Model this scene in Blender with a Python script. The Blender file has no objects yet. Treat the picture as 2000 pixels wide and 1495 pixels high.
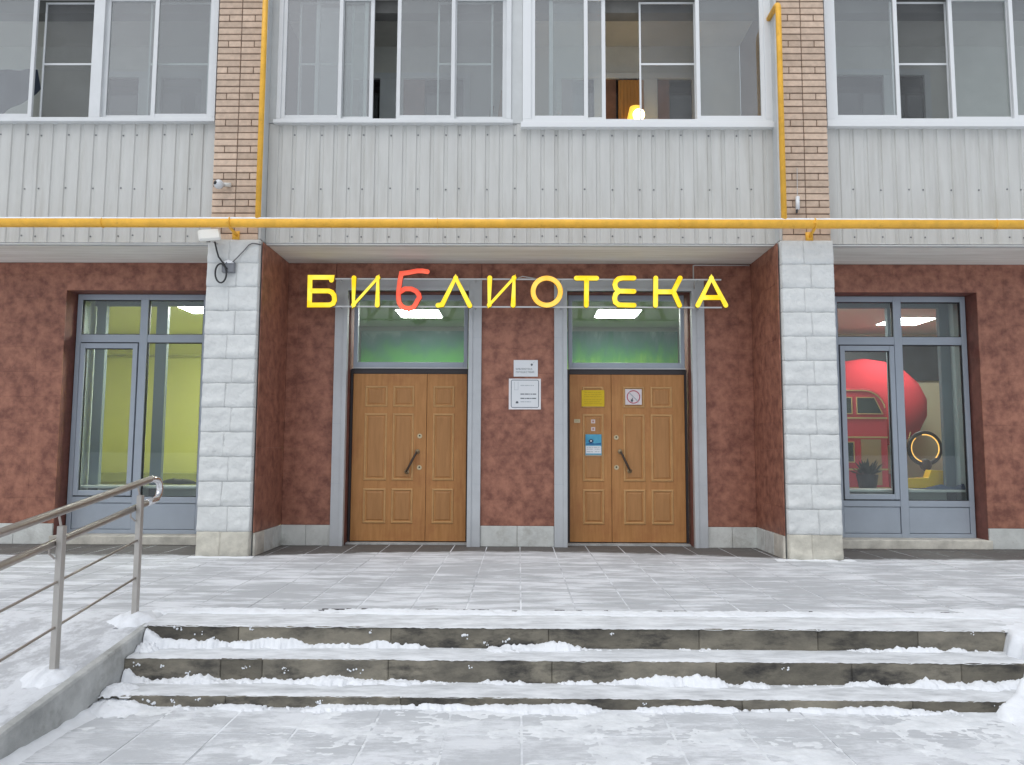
import bpy, bmesh, math, random
from mathutils import Vector, Matrix, noise

random.seed(7)
SC = bpy.context.scene
COL = SC.collection
R = math.radians

# ------------------------------------------------------------------ camera
PITCH, YAW, ROLL, EYE = math.atan(134.4 / 1500), math.atan(13.6 / 1506), 0.0045, 1.15
fw = Vector((-math.sin(YAW) * math.cos(PITCH), math.cos(YAW) * math.cos(PITCH), math.sin(PITCH)))
rt = Vector((math.cos(YAW), math.sin(YAW), 0))
up = rt.cross(fw)
cx = rt * math.cos(ROLL) + up * math.sin(ROLL)
cy = up * math.cos(ROLL) - rt * math.sin(ROLL)
cam = bpy.data.cameras.new('camera')
cam.sensor_fit = 'HORIZONTAL'; cam.sensor_width = 36; cam.lens = 27.0
cam.clip_start = 0.05; cam.clip_end = 2000
camo = bpy.data.objects.new('camera', cam); COL.objects.link(camo)
m = Matrix.Identity(4)
for i in range(3):
    m[i][0], m[i][1], m[i][2] = cx[i], cy[i], -fw[i]
m.translation = Vector((0, 0, EYE))
camo.matrix_world = m
SC.camera = camo

# ------------------------------------------------------------------ sky and sun (overcast winter day)
SUN_EL, SUN_AZ = R(64), R(205)
w = bpy.data.worlds.new('World'); SC.world = w; w.use_nodes = True
nt = w.node_tree; nt.nodes.clear()
sky = nt.nodes.new('ShaderNodeTexSky'); sky.sky_type = 'NISHITA'; sky.sun_disc = False
sky.sun_elevation = SUN_EL; sky.sun_rotation = SUN_AZ
sky.air_density = 1.0; sky.dust_density = 2.0; sky.ozone_density = 0.3
hs = nt.nodes.new('ShaderNodeHueSaturation'); hs.inputs['Saturation'].default_value = 0.30
bg = nt.nodes.new('ShaderNodeBackground'); bg.inputs['Strength'].default_value = 0.15
wo = nt.nodes.new('ShaderNodeOutputWorld')
nt.links.new(sky.outputs[0], hs.inputs['Color']); nt.links.new(hs.outputs[0], bg.inputs['Color'])
nt.links.new(bg.outputs[0], wo.inputs['Surface'])
sl = bpy.data.lights.new('sun', 'SUN'); sl.energy = 0.85; sl.angle = R(60); sl.color = (0.975, 0.995, 1.0)
so = bpy.data.objects.new('sun', sl); COL.objects.link(so)
# sky rotation is measured clockwise from +Y
sd = Vector((math.sin(SUN_AZ) * math.cos(SUN_EL), math.cos(SUN_AZ) * math.cos(SUN_EL), math.sin(SUN_EL)))
so.rotation_euler = sd.to_track_quat('Z', 'Y').to_euler(); so.location = sd * 40
SC.view_settings.view_transform = 'Standard'; SC.view_settings.look = 'None'
SC.view_settings.exposure = 0.09; SC.view_settings.gamma = 1.0
SC.view_settings.use_curve_mapping = False
SC.render.engine = 'CYCLES'
SC.cycles.use_denoising = True
SC.cycles.max_bounces = 6; SC.cycles.diffuse_bounces = 4; SC.cycles.glossy_bounces = 3; SC.cycles.transparent_max_bounces = 24
SC.cycles.caustics_reflective = False; SC.cycles.caustics_refractive = False
SC.cycles.sample_clamp_indirect = 6.0

# ------------------------------------------------------------------ materials
MAT = {}
def mat(name, col, rough=0.6, metal=0.0, spec=0.5, var=0.0, scale=4.0, bump=0.0, bscale=40.0, col2=None, stretch=(1, 1, 1), obvar=0.0, detail=5.0, lo=0.35, hi=0.65, bdist=0.01, stain=None, sscale=1.5, sstretch=(1, 1, 1), slo=0.50, shi=0.72, samt=0.6):
    """plain surface: colour with noise variation, per-piece variation and fine relief"""
    if name in MAT: return MAT[name]
    M = bpy.data.materials.new(name); M.use_nodes = True; n = M.node_tree; L = n.links
    b = n.nodes['Principled BSDF']
    b.inputs['Roughness'].default_value = rough; b.inputs['Metallic'].default_value = metal
    b.inputs['Specular IOR Level'].default_value = spec
    b.inputs['Base Color'].default_value = (*col, 1)
    geo = n.nodes.new('ShaderNodeNewGeometry')
    mp = n.nodes.new('ShaderNodeMapping'); mp.inputs['Scale'].default_value = stretch
    L.new(geo.outputs['Position'], mp.inputs['Vector'])
    out = None
    if var > 0 or col2:
        nz = n.nodes.new('ShaderNodeTexNoise'); nz.inputs['Scale'].default_value = scale; nz.inputs['Detail'].default_value = detail
        nz.inputs['Roughness'].default_value = 0.65
        L.new(mp.outputs[0], nz.inputs['Vector'])
        r = n.nodes.new('ShaderNodeValToRGB'); r.color_ramp.elements[0].position = lo; r.color_ramp.elements[1].position = hi
        c1 = tuple(c * (1 - var) for c in col); c2 = col2 or tuple(min(1, c * (1 + var)) for c in col)
        r.color_ramp.elements[0].color = (*c1, 1); r.color_ramp.elements[1].color = (*c2, 1)
        L.new(nz.outputs['Fac'], r.inputs['Fac']); out = r.outputs[0]
    if obvar > 0:
        oi = n.nodes.new('ShaderNodeObjectInfo'); mr = n.nodes.new('ShaderNodeMapRange')
        mr.inputs['To Min'].default_value = 1 - obvar; mr.inputs['To Max'].default_value = 1 + obvar
        L.new(oi.outputs['Random'], mr.inputs['Value'])
        mx = n.nodes.new('ShaderNodeVectorMath'); mx.operation = 'SCALE'
        if out: L.new(out, mx.inputs[0])
        else: mx.inputs[0].default_value = col
        L.new(mr.outputs[0], mx.inputs['Scale']); out = mx.outputs[0]
    if stain:
        m2 = n.nodes.new('ShaderNodeMapping'); m2.inputs['Scale'].default_value = sstretch; m2.inputs['Location'].default_value = (3.1, 7.7, 1.9); L.new(geo.outputs['Position'], m2.inputs['Vector'])
        n2 = n.nodes.new('ShaderNodeTexNoise'); n2.inputs['Scale'].default_value = sscale; n2.inputs['Detail'].default_value = 9; n2.inputs['Roughness'].default_value = 0.7; L.new(m2.outputs[0], n2.inputs['Vector'])
        mr2 = n.nodes.new('ShaderNodeMapRange'); mr2.inputs['From Min'].default_value = slo; mr2.inputs['From Max'].default_value = shi; mr2.inputs['To Max'].default_value = samt; L.new(n2.outputs['Fac'], mr2.inputs['Value'])
        mx2 = n.nodes.new('ShaderNodeMix'); mx2.data_type = 'RGBA'; L.new(mr2.outputs[0], mx2.inputs['Factor']); mx2.inputs['B'].default_value = (*stain, 1)
        if out: L.new(out, mx2.inputs['A'])
        else: mx2.inputs['A'].default_value = (*col, 1)
        out = mx2.outputs['Result']
    if out: L.new(out, b.inputs['Base Color'])
    if bump > 0:
        nb = n.nodes.new('ShaderNodeTexNoise'); nb.inputs['Scale'].default_value = bscale; nb.inputs['Detail'].default_value = 6
        L.new(mp.outputs[0], nb.inputs['Vector'])
        bp = n.nodes.new('ShaderNodeBump'); bp.inputs['Strength'].default_value = bump; bp.inputs['Distance'].default_value = bdist
        L.new(nb.outputs['Fac'], bp.inputs['Height']); L.new(bp.outputs[0], b.inputs['Normal'])
    MAT[name] = M
    return M

def emit(name, col, strength, base=None, lamp=True):
    if name in MAT: return MAT[name]
    M = bpy.data.materials.new(name); M.use_nodes = True; b = M.node_tree.nodes['Principled BSDF']
    b.inputs['Base Color'].default_value = (*(base or col), 1)
    b.inputs['Emission Color'].default_value = (*col, 1); b.inputs['Emission Strength'].default_value = strength
    b.inputs['Roughness'].default_value = 0.4
    if not lamp: M.cycles.emission_sampling = 'NONE'
    MAT[name] = M; return M

def glass(name, tint=(0.93, 0.96, 0.96), ior=1.5, gain=1.0, dirt=0.0, wave=0.0, vary=0.0):
    """window glass: clear with a mirror reflection that grows towards grazing angles"""
    if name in MAT: return MAT[name]
    M = bpy.data.materials.new(name); M.use_nodes = True; n = M.node_tree; L = n.links; n.nodes.clear()
    o = n.nodes.new('ShaderNodeOutputMaterial'); tr = n.nodes.new('ShaderNodeBsdfTransparent'); tr.inputs[0].default_value = (*tint, 1)
    gl = n.nodes.new('ShaderNodeBsdfGlossy'); gl.inputs['Roughness'].default_value = 0.01
    fr = n.nodes.new('ShaderNodeFresnel'); fr.inputs['IOR'].default_value = ior
    geo = n.nodes.new('ShaderNodeNewGeometry')
    inv = n.nodes.new('ShaderNodeMath'); inv.operation = 'SUBTRACT'; inv.inputs[0].default_value = 1; L.new(geo.outputs['Backfacing'], inv.inputs[1])
    mu = n.nodes.new('ShaderNodeMath'); mu.operation = 'MULTIPLY'; L.new(fr.outputs[0], mu.inputs[0]); L.new(inv.outputs[0], mu.inputs[1])
    g = n.nodes.new('ShaderNodeMath'); g.operation = 'MULTIPLY'; g.use_clamp = True; L.new(mu.outputs[0], g.inputs[0])
    oi = n.nodes.new('ShaderNodeObjectInfo'); vr = n.nodes.new('ShaderNodeMapRange'); vr.inputs['To Min'].default_value = gain * (1 - vary); vr.inputs['To Max'].default_value = gain * (1 + vary); L.new(oi.outputs['Random'], vr.inputs['Value']); L.new(vr.outputs[0], g.inputs[1])
    mix = n.nodes.new('ShaderNodeMixShader'); L.new(g.outputs[0], mix.inputs[0]); L.new(tr.outputs[0], mix.inputs[1]); L.new(gl.outputs[0], mix.inputs[2])
    res = mix.outputs[0]
    if wave > 0:
        nb = n.nodes.new('ShaderNodeTexNoise'); nb.inputs['Scale'].default_value = 1.3
        L.new(geo.outputs['Position'], nb.inputs['Vector'])
        bp = n.nodes.new('ShaderNodeBump'); bp.inputs['Strength'].default_value = wave; bp.inputs['Distance'].default_value = 0.02
        L.new(nb.outputs['Fac'], bp.inputs['Height']); L.new(bp.outputs[0], gl.inputs['Normal'])
    if dirt > 0:
        df = n.nodes.new('ShaderNodeBsdfDiffuse'); df.inputs[0].default_value = (0.55, 0.57, 0.58, 1)
        nz = n.nodes.new('ShaderNodeTexNoise'); nz.inputs['Scale'].default_value = 3.0; nz.inputs['Detail'].default_value = 6
        L.new(geo.outputs['Position'], nz.inputs['Vector'])
        mr = n.nodes.new('ShaderNodeMapRange'); mr.inputs['To Min'].default_value = dirt * 0.5; mr.inputs['To Max'].default_value = dirt * 1.5
        L.new(nz.outputs['Fac'], mr.inputs['Value'])
        m2 = n.nodes.new('ShaderNodeMixShader'); L.new(mr.outputs[0], m2.inputs[0]); L.new(res, m2.inputs[1]); L.new(df.outputs[0], m2.inputs[2]); res = m2.outputs[0]
    L.new(res, o.inputs['Surface'])
    MAT[name] = M; return M

def snowy(name, bare, snow=(0.78, 0.81, 0.85), amount=0.5, stretch=(1.0, 3.0, 1), scale=2.2, bare_edge=None, edge_dark=(0.13, 0.125, 0.12), lo_=0.42, hi_=0.96, soft=0.05, big=0.25):
    """stone with trodden, wind-streaked snow lying on it; bare_edge: beyond this line under the overhang no snow has fallen"""
    if name in MAT: return MAT[name]
    M = bpy.data.materials.new(name); M.use_nodes = True; n = M.node_tree; L = n.links
    b = n.nodes['Principled BSDF']; b.inputs['Roughness'].default_value = 0.75; b.inputs['Specular IOR Level'].default_value = 0.3
    geo = n.nodes.new('ShaderNodeNewGeometry')
    def nz(sc, st, det=6, rough=0.6):
        mp = n.nodes.new('ShaderNodeMapping'); mp.inputs['Scale'].default_value = st; L.new(geo.outputs['Position'], mp.inputs['Vector'])
        t = n.nodes.new('ShaderNodeTexNoise'); t.inputs['Scale'].default_value = sc; t.inputs['Detail'].default_value = det; t.inputs['Roughness'].default_value = rough
        L.new(mp.outputs[0], t.inputs['Vector']); return t.outputs['Fac']
    def mth(op, a, c, clamp=False):
        t = n.nodes.new('ShaderNodeMath'); t.operation = op; t.use_clamp = clamp
        for i, v in enumerate((a, c)):
            if isinstance(v, (int, float)): t.inputs[i].default_value = v
            else: L.new(v, t.inputs[i])
        return t.outputs[0]
    def ramp(v, a, c, lo=0.0, hi=1.0):
        t = n.nodes.new('ShaderNodeMapRange'); t.interpolation_type = 'SMOOTHSTEP'
        t.inputs['From Min'].default_value = a; t.inputs['From Max'].default_value = c; t.inputs['To Min'].default_value = lo; t.inputs['To Max'].default_value = hi
        L.new(v, t.inputs['Value']); return t.outputs[0]
    n1 = nz(scale, stretch); n2 = nz(scale * 4, (stretch[0], stretch[1] * 1.6, 1), 8, 0.72); n3 = nz(0.7, (1, 1.6, 1), 4)
    s = mth('ADD', mth('ADD', mth('MULTIPLY', n1, 0.70 - big), mth('MULTIPLY', n2, 0.30)), mth('MULTIPLY', n3, big))
    a = ramp(s, 0.66 - amount * 0.28 - soft, 0.66 - amount * 0.28 + soft)
    oi = n.nodes.new('ShaderNodeObjectInfo')
    a = mth('MULTIPLY', a, ramp(oi.outputs['Random'], 0, 1, 0.82, 1.0))
    a = mth('ADD', mth('MULTIPLY', a, hi_ - lo_), lo_, True)
    up_ = n.nodes.new('ShaderNodeSeparateXYZ'); L.new(geo.outputs['Normal'], up_.inputs[0])
    a = mth('MULTIPLY', a, ramp(up_.outputs[2], 0.3, 0.8))
    br = n.nodes.new('ShaderNodeMix'); br.data_type = 'RGBA'
    br.inputs['A'].default_value = (*bare, 1); br.inputs['B'].default_value = (*[c * 0.6 for c in bare], 1); L.new(nz(7, (1, 1, 1)), br.inputs['Factor'])
    bare_c = br.outputs['Result']
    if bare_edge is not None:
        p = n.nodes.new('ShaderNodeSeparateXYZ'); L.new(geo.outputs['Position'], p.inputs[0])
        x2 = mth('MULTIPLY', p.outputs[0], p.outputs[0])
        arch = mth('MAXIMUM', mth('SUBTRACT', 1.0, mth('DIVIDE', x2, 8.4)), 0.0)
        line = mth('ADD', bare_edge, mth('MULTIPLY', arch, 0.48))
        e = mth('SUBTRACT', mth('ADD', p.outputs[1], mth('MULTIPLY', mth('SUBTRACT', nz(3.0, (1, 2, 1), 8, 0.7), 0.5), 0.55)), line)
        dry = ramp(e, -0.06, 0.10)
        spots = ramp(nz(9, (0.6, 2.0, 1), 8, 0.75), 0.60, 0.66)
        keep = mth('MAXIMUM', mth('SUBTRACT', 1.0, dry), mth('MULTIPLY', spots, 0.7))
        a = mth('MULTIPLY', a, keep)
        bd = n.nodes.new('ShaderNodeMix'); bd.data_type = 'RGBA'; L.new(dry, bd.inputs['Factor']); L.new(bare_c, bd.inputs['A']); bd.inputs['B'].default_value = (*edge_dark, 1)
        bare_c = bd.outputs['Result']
    mx = n.nodes.new('ShaderNodeMix'); mx.data_type = 'RGBA'; L.new(a, mx.inputs['Factor']); L.new(bare_c, mx.inputs['A']); mx.inputs['B'].default_value = (*snow, 1)
    L.new(mx.outputs['Result'], b.inputs['Base Color'])
    bp = n.nodes.new('ShaderNodeBump'); bp.inputs['Strength'].default_value = 0.5; bp.inputs['Distance'].default_value = 0.012
    L.new(mth('ADD', n2, mth('MULTIPLY', a, 0.6)), bp.inputs['Height']); L.new(bp.outputs[0], b.inputs['Normal'])
    MAT[name] = M; return M

SNOW = mat('snow', (0.80, 0.83, 0.87), 0.85, spec=0.2, var=0.05, scale=6, bump=0.6, bscale=26, bdist=0.012)
STONE = mat('split_stone', (0.66, 0.68, 0.675), 0.85, spec=0.25, var=0.06, scale=5, bump=0.9, bscale=34, obvar=0.02, bdist=0.008)
STONE_B = mat('split_stone_dirty', (0.56, 0.54, 0.47), 0.9, spec=0.2, var=0.16, scale=6, bump=0.7, bscale=55, obvar=0.05, bdist=0.006)
MORTAR_W = mat('pale_mortar', (0.60, 0.62, 0.62), 0.9, spec=0.2)
BRICK = mat('tan_brick', (0.58, 0.45, 0.35), 0.85, spec=0.2, var=0.12, scale=14, bump=0.5, bscale=120, obvar=0.13, bdist=0.004)
MORTAR_B = mat('brown_mortar', (0.21, 0.155, 0.125), 0.95, spec=0.1, var=0.2, scale=20)
TILE = mat('rust_tile', (0.190, 0.076, 0.055), 0.45, spec=0.3, var=0.0, col2=(0.395, 0.178, 0.120), scale=8.0, obvar=0.012, detail=9, lo=0.35, hi=0.64, stain=(0.36, 0.18, 0.135), sscale=21, slo=0.57, shi=0.70, samt=0.45, bump=0.12, bscale=60)
TILE_J = mat('tile_joint', (0.25, 0.12, 0.095), 0.8, var=0.1, scale=8)
REVEAL = mat('red_plaster', (0.20, 0.078, 0.062), 0.7, var=0.2, scale=8)
PLINTH = mat('plinth_stone', (0.62, 0.64, 0.62), 0.8, spec=0.25, var=0.10, scale=5, bump=0.5, bscale=40, obvar=0.06, stain=(0.30, 0.29, 0.25), sscale=4, slo=0.52, shi=0.72, samt=0.6)
PLINTH_B = mat('plinth_dirty', (0.58, 0.56, 0.50), 0.85, spec=0.25, var=0.2, scale=5, bump=0.4, bscale=40, obvar=0.06)
SHEET = mat('ribbed_steel', (0.56, 0.565, 0.545), 0.45, spec=0.4, var=0.04, scale=3, stretch=(3, 1, 0.5), stain=(0.36, 0.35, 0.31), sscale=2.6, sstretch=(4, 1, 0.35), slo=0.48, shi=0.80, samt=0.55)
SHEET_D = mat('flashing', (0.55, 0.57, 0.57), 0.5, spec=0.4, var=0.05, scale=3)
SCREW = mat('screw_steel', (0.22, 0.23, 0.24), 0.5, metal=0.5)
SOFFIT = mat('painted_soffit', (0.70, 0.68, 0.62), 0.85, spec=0.2, var=0.0, col2=(0.86, 0.85, 0.80), scale=1.6, stretch=(0.5, 6, 1), bump=0.2, bscale=30)
WHITE_AL = mat('white_frame', (0.68, 0.70, 0.71), 0.4, spec=0.4, var=0.03, scale=4)
WHITE_PVC = mat('white_plastic', (0.75, 0.77, 0.78), 0.4, spec=0.4)
YELLOW = mat('yellow_paint', (0.86, 0.47, 0.055), 0.45, spec=0.4, var=0.10, scale=7, bump=0.1, bscale=30, stain=(0.42, 0.20, 0.03), sscale=9, slo=0.58, shi=0.72, samt=0.6)
ALU = mat('grey_blue_frame', (0.36, 0.41, 0.475), 0.45, spec=0.45, var=0.04, scale=3)
ALU_IN = mat('shaded_inner_frame', (0.15, 0.20, 0.23), 0.5, spec=0.4)  # darker than the outer frame: its unlit side is put into the colour
GASKET = mat('black_gasket', (0.02, 0.022, 0.025), 0.6)
SURR = mat('grey_moulding', (0.49, 0.515, 0.54), 0.5, spec=0.4, var=0.05, scale=3)
WOOD = mat('door_veneer', (0.40, 0.185, 0.060), 0.5, spec=0.35, var=0.0, col2=(0.50, 0.245, 0.088), scale=3.0, stretch=(9, 9, 0.8), detail=8, bump=0.12, bscale=20, stain=(0.30, 0.095, 0.04), sscale=1.6, slo=0.50, shi=0.75, samt=0.6)
WOOD2 = mat('door_moulding', (0.52, 0.30, 0.125), 0.45, spec=0.4, var=0.08, scale=8)
WOOD3 = mat('door_field', (0.37, 0.18, 0.065), 0.5, spec=0.35, var=0.0, col2=(0.45, 0.225, 0.085), scale=3.0, stretch=(9, 9, 0.8), detail=8)
DARKFR = mat('dark_door_frame', (0.030, 0.024, 0.026), 0.5)
BRASS = mat('worn_brass', (0.55, 0.46, 0.30), 0.35, metal=0.8)
GRIP = mat('dark_grip', (0.055, 0.035, 0.025), 0.5)
STEEL = mat('brushed_steel', (0.44, 0.40, 0.37), 0.38, metal=0.9, var=0.06, scale=20, bump=0.05, bscale=60)
CHROME = mat('polished_steel', (0.75, 0.75, 0.76), 0.12, metal=1.0)
POSTM = mat('post_steel', (0.50, 0.48, 0.45), 0.42, metal=0.65, var=0.05, scale=9)
CONC = mat('ramp_concrete', (0.34, 0.35, 0.345), 0.9, spec=0.2, var=0.0, col2=(0.56, 0.57, 0.56), scale=3.5, bump=0.8, bscale=35, detail=9, stain=(0.18, 0.175, 0.15), sscale=2.5, slo=0.52, shi=0.68, samt=0.6)
RISER = mat('step_granite', (0.115, 0.108, 0.092), 0.85, spec=0.25, var=0.0, col2=(0.25, 0.23, 0.185), scale=3.0, stretch=(1, 1, 2.0), bump=0.4, bscale=70, obvar=0.25, detail=9, stain=(0.03, 0.03, 0.032), sscale=2.2, sstretch=(1, 1, 2.5), slo=0.50, shi=0.64, samt=0.85)
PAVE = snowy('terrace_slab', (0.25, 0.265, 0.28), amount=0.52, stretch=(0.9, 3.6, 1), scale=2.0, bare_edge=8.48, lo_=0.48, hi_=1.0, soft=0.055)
PAVE2 = snowy('plaza_slab', (0.25, 0.27, 0.29), amount=0.56, stretch=(0.9, 1.5, 1), scale=2.6, lo_=0.58, hi_=0.98, soft=0.06, big=0.30)
RAMPM = snowy('ramp_snow', (0.34, 0.35, 0.37), amount=0.62, stretch=(2.0, 1.0, 1), scale=1.6)
JOINT = mat('snow_in_joints', (0.42, 0.44, 0.47), 0.9, spec=0.2, var=0.0, col2=(0.80, 0.83, 0.87), scale=1.6, detail=6, lo=0.38, hi=0.58)
GLASS = glass('window_glass', tint=(0.88, 0.92, 0.91), gain=1.7, dirt=0.03, wave=0.02)
GLASS_UP = glass('balcony_glass', tint=(0.89, 0.93, 0.92), gain=5.6, dirt=0.09, wave=0.05, vary=0.45)
WHITE = mat('white_board', (0.74, 0.77, 0.80), 0.4)
INK = mat('grey_ink', (0.10, 0.12, 0.14), 0.6)
INK2 = mat('pale_ink', (0.42, 0.46, 0.50), 0.6)
BLACKC = mat('black_cable', (0.03, 0.032, 0.035), 0.5)
LOG_WALL = mat('loggia_plaster', (0.72, 0.71, 0.66), 0.9, var=0.06, scale=3)
LOG_CEIL = mat('loggia_ceiling', (0.66, 0.645, 0.60), 0.9, var=0.05, scale=3)
DARKPANE = mat('apartment_pane', (0.025, 0.022, 0.022), 0.04, spec=1.0)  # opaque; darkness of the unlit room behind is put into the colour
BROWNFR = mat('brown_curtain', (0.22, 0.11, 0.075), 0.7, var=0.2, scale=6)

# ------------------------------------------------------------------ mesh helpers
class MB:
    def __init__(s): s.v = []; s.f = []
    def box(s, x0, x1, y0, y1, z0, z1):
        b = len(s.v)
        s.v += [(x0, y0, z0), (x1, y0, z0), (x1, y1, z0), (x0, y1, z0), (x0, y0, z1), (x1, y0, z1), (x1, y1, z1), (x0, y1, z1)]
        s.f += [tuple(b + i for i in q) for q in ((3, 2, 1, 0), (4, 5, 6, 7), (0, 1, 5, 4), (1, 2, 6, 5), (2, 3, 7, 6), (3, 0, 4, 7))]
        return s
    def cham(s, x0, x1, y0, y1, z0, z1, c):
        """box with chamfered edges (44 triangles)"""
        b = len(s.v); X, Y, Z = (x0, x1), (y0, y1), (z0, z1); ids = {}
        for i in (0, 1):
            for j in (0, 1):
                for k in (0, 1):
                    sx, sy, sz = (1 - 2 * i) * c, (1 - 2 * j) * c, (1 - 2 * k) * c
                    for ax, p in enumerate(((X[i], Y[j] + sy, Z[k] + sz), (X[i] + sx, Y[j], Z[k] + sz), (X[i] + sx, Y[j] + sy, Z[k]))):
                        ids[i, j, k, ax] = len(s.v); s.v.append(p)
        for ax in range(3):
            o1, o2 = [q for q in range(3) if q != ax]
            for d in (0, 1):
                q = []
                for a1, a2 in ((0, 0), (1, 0), (1, 1), (0, 1)):
                    k = [0, 0, 0]; k[ax] = d; k[o1] = a1; k[o2] = a2; q.append(ids[k[0], k[1], k[2], ax])
                s.f.append(tuple(q))
            for a1 in (0, 1):
                for a2 in (0, 1):
                    k0 = [0, 0, 0]; k0[o1] = a1; k0[o2] = a2; k1 = list(k0); k1[ax] = 1
                    s.f.append((ids[(*k0, o1)], ids[(*k1, o1)], ids[(*k1, o2)], ids[(*k0, o2)]))
        for i in (0, 1):
            for j in (0, 1):
                for k in (0, 1): s.f.append((ids[i, j, k, 0], ids[i, j, k, 1], ids[i, j, k, 2]))
        return s
    def tube(s, path, r, n=10, cap=True, flat=1.0, ball=False):
        """round bar along a path; ball: rounded ends and joints"""
        P = [Vector(p) for p in path]; b = len(s.v)
        T = []
        for i in range(len(P)):
            d = Vector()
            if i > 0: d += (P[i] - P[i - 1]).normalized()
            if i < len(P) - 1: d += (P[i + 1] - P[i]).normalized()
            T.append(d.normalized() if d.length > 1e-6 else (P[min(i + 1, len(P) - 1)] - P[i - 1]).normalized())
        a = T[0].orthogonal().normalized()
        if abs(T[0].y) < 0.5: a = Vector((0, 1, 0)); a = (a - T[0] * a.dot(T[0])).normalized()
        for i, p in enumerate(P):
            a = (a - T[i] * a.dot(T[i])).normalized(); c = T[i].cross(a)
            k = 1.0
            if 0 < i < len(P) - 1:
                cs = (P[i] - P[i - 1]).normalized().dot(T[i]); k = 1 / max(0.6, cs)
            rr = r[i] if isinstance(r, (list, tuple)) else r
            for j in range(n):
                t = 2 * math.pi * j / n
                s.v.append(tuple(p + a * (math.cos(t) * rr * flat) + c * (math.sin(t) * rr * k)))
        for i in range(len(P) - 1):
            for j in range(n):
                j2 = (j + 1) % n
                s.f.append((b + i * n + j, b + i * n + j2, b + (i + 1) * n + j2, b + (i + 1) * n + j))
        if cap:
            s.f.append(tuple(b + j for j in reversed(range(n)))); s.f.append(tuple(b + (len(P) - 1) * n + j for j in range(n)))
        if ball:
            for p in P: s.ball(p, r if not isinstance(r, (list, tuple)) else r[0], flat)
        return s
    def ball(s, p, r, flaty=1.0, nu=12, nv=7):
        b = len(s.v); p = Vector(p)
        s.v.append((p.x, p.y, p.z + r))
        for i in range(1, nv):
            ph = math.pi * i / nv
            for j in range(nu):
                t = 2 * math.pi * j / nu
                s.v.append((p.x + r * math.sin(ph) * math.cos(t), p.y + r * flaty * math.sin(ph) * math.sin(t), p.z + r * math.cos(ph)))
        s.v.append((p.x, p.y, p.z - r)); e = len(s.v) - 1
        for j in range(nu):
            j2 = (j + 1) % nu
            s.f.append((b, b + 1 + j, b + 1 + j2))
            for i in range(nv - 2):
                s.f.append((b + 1 + i * nu + j, b + 1 + (i + 1) * nu + j, b + 1 + (i + 1) * nu + j2, b + 1 + i * nu + j2))
            s.f.append((b + 1 + (nv - 2) * nu + j, e, b + 1 + (nv - 2) * nu + j2))
        return s
    def prism(s, poly, y0, y1):
        """outline in x,z extruded in y"""
        b = len(s.v); n = len(poly)
        s.v += [(x, y0, z) for x, z in poly] + [(x, y1, z) for x, z in poly]
        s.f.append(tuple(b + i for i in range(n))); s.f.append(tuple(b + n + i for i in reversed(range(n))))
        for i in range(n):
            j = (i + 1) % n; s.f.append((b + i, b + n + i, b + n + j, b + j))
        return s
    def cyl(s, c, r0, r1, z0, z1, n=20):
        b = len(s.v)
        for r, z in ((r0, z0), (r1, z1)):
            for j in range(n):
                t = 2 * math.pi * j / n; s.v.append((c[0] + r * math.cos(t), c[1] + r * math.sin(t), z))
        for j in range(n): s.f.append((b + j, b + (j + 1) % n, b + n + (j + 1) % n, b + n + j))
        s.f.append(tuple(b + j for j in reversed(range(n)))); s.f.append(tuple(b + n + j for j in range(n)))
        return s
    def field(s, xs, ys, fn):
        """height field over a grid"""
        b = len(s.v); nx, ny = len(xs), len(ys)
        for y in ys:
            for x in xs: s.v.append((x, y, fn(x, y)))
        for j in range(ny - 1):
            for i in range(nx - 1):
                k = b + j * nx + i; s.f.append((k, k + 1, k + 1 + nx, k + nx))
        return s
    def mesh(s, name, material, smooth=False, fix=True):
        me = bpy.data.meshes.new(name); me.from_pydata(s.v, [], s.f)
        if fix:
            bm = bmesh.new(); bm.from_mesh(me); bmesh.ops.recalc_face_normals(bm, faces=bm.faces); bm.to_mesh(me); bm.free()
        if smooth: me.polygons.foreach_set('use_smooth', [True] * len(me.polygons))
        me.materials.append(material); me.update(); return me
    def build(s, name, material, parent=None, smooth=False, bevel=0.0, fix=True):
        o = place(name, s.mesh(name, material, smooth, fix), parent)
        if bevel > 0:
            md = o.modifiers.new('edge', 'BEVEL'); md.width = bevel; md.segments = 2; md.limit_method = 'ANGLE'
        return o

def place(name, me, parent=None, loc=None):
    o = bpy.data.objects.new(name, me); COL.objects.link(o)
    if loc is not None: o.location = loc
    if parent is not None:
        # children carry scene coordinates; empties are only translated, meshes sit at the origin
        o.parent = parent; o.matrix_parent_inverse = Matrix.Translation(-world_loc(parent))
    return o
LOCS = {}
def world_loc(o): return LOCS.get(o.name, Vector((0, 0, 0)))
def tag(o, label, cat, group=None, kind=None):
    if label: o['label'] = label
    if cat: o['category'] = cat
    if group: o['group'] = group
    if kind: o['kind'] = kind
    return o
def thing(name, label, cat, loc=(0, 0, 0), group=None, kind='thing'):
    o = bpy.data.objects.new(name, None); COL.objects.link(o); o.location = loc; o.empty_display_size = 0.1
    LOCS[o.name] = Vector(loc)
    return tag(o, label, cat, group, kind)
def structure(name, mb, material, label=None, cat=None, smooth=False, **k):
    return tag(mb.build(name, material, None, smooth, **k), label, cat, None, 'structure')
def frange(a, b, n): return [a + (b - a) * i / n for i in range(n + 1)]
CACHE = {}
def cham_mesh(name, sx, sy, sz, c, material):
    k = (name, round(sx, 3), round(sy, 3), round(sz, 3), material.name)
    if k not in CACHE: CACHE[k] = MB().cham(-sx / 2, sx / 2, -sy / 2, sy / 2, -sz / 2, sz / 2, c).mesh(name, material)
    return CACHE[k]
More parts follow.
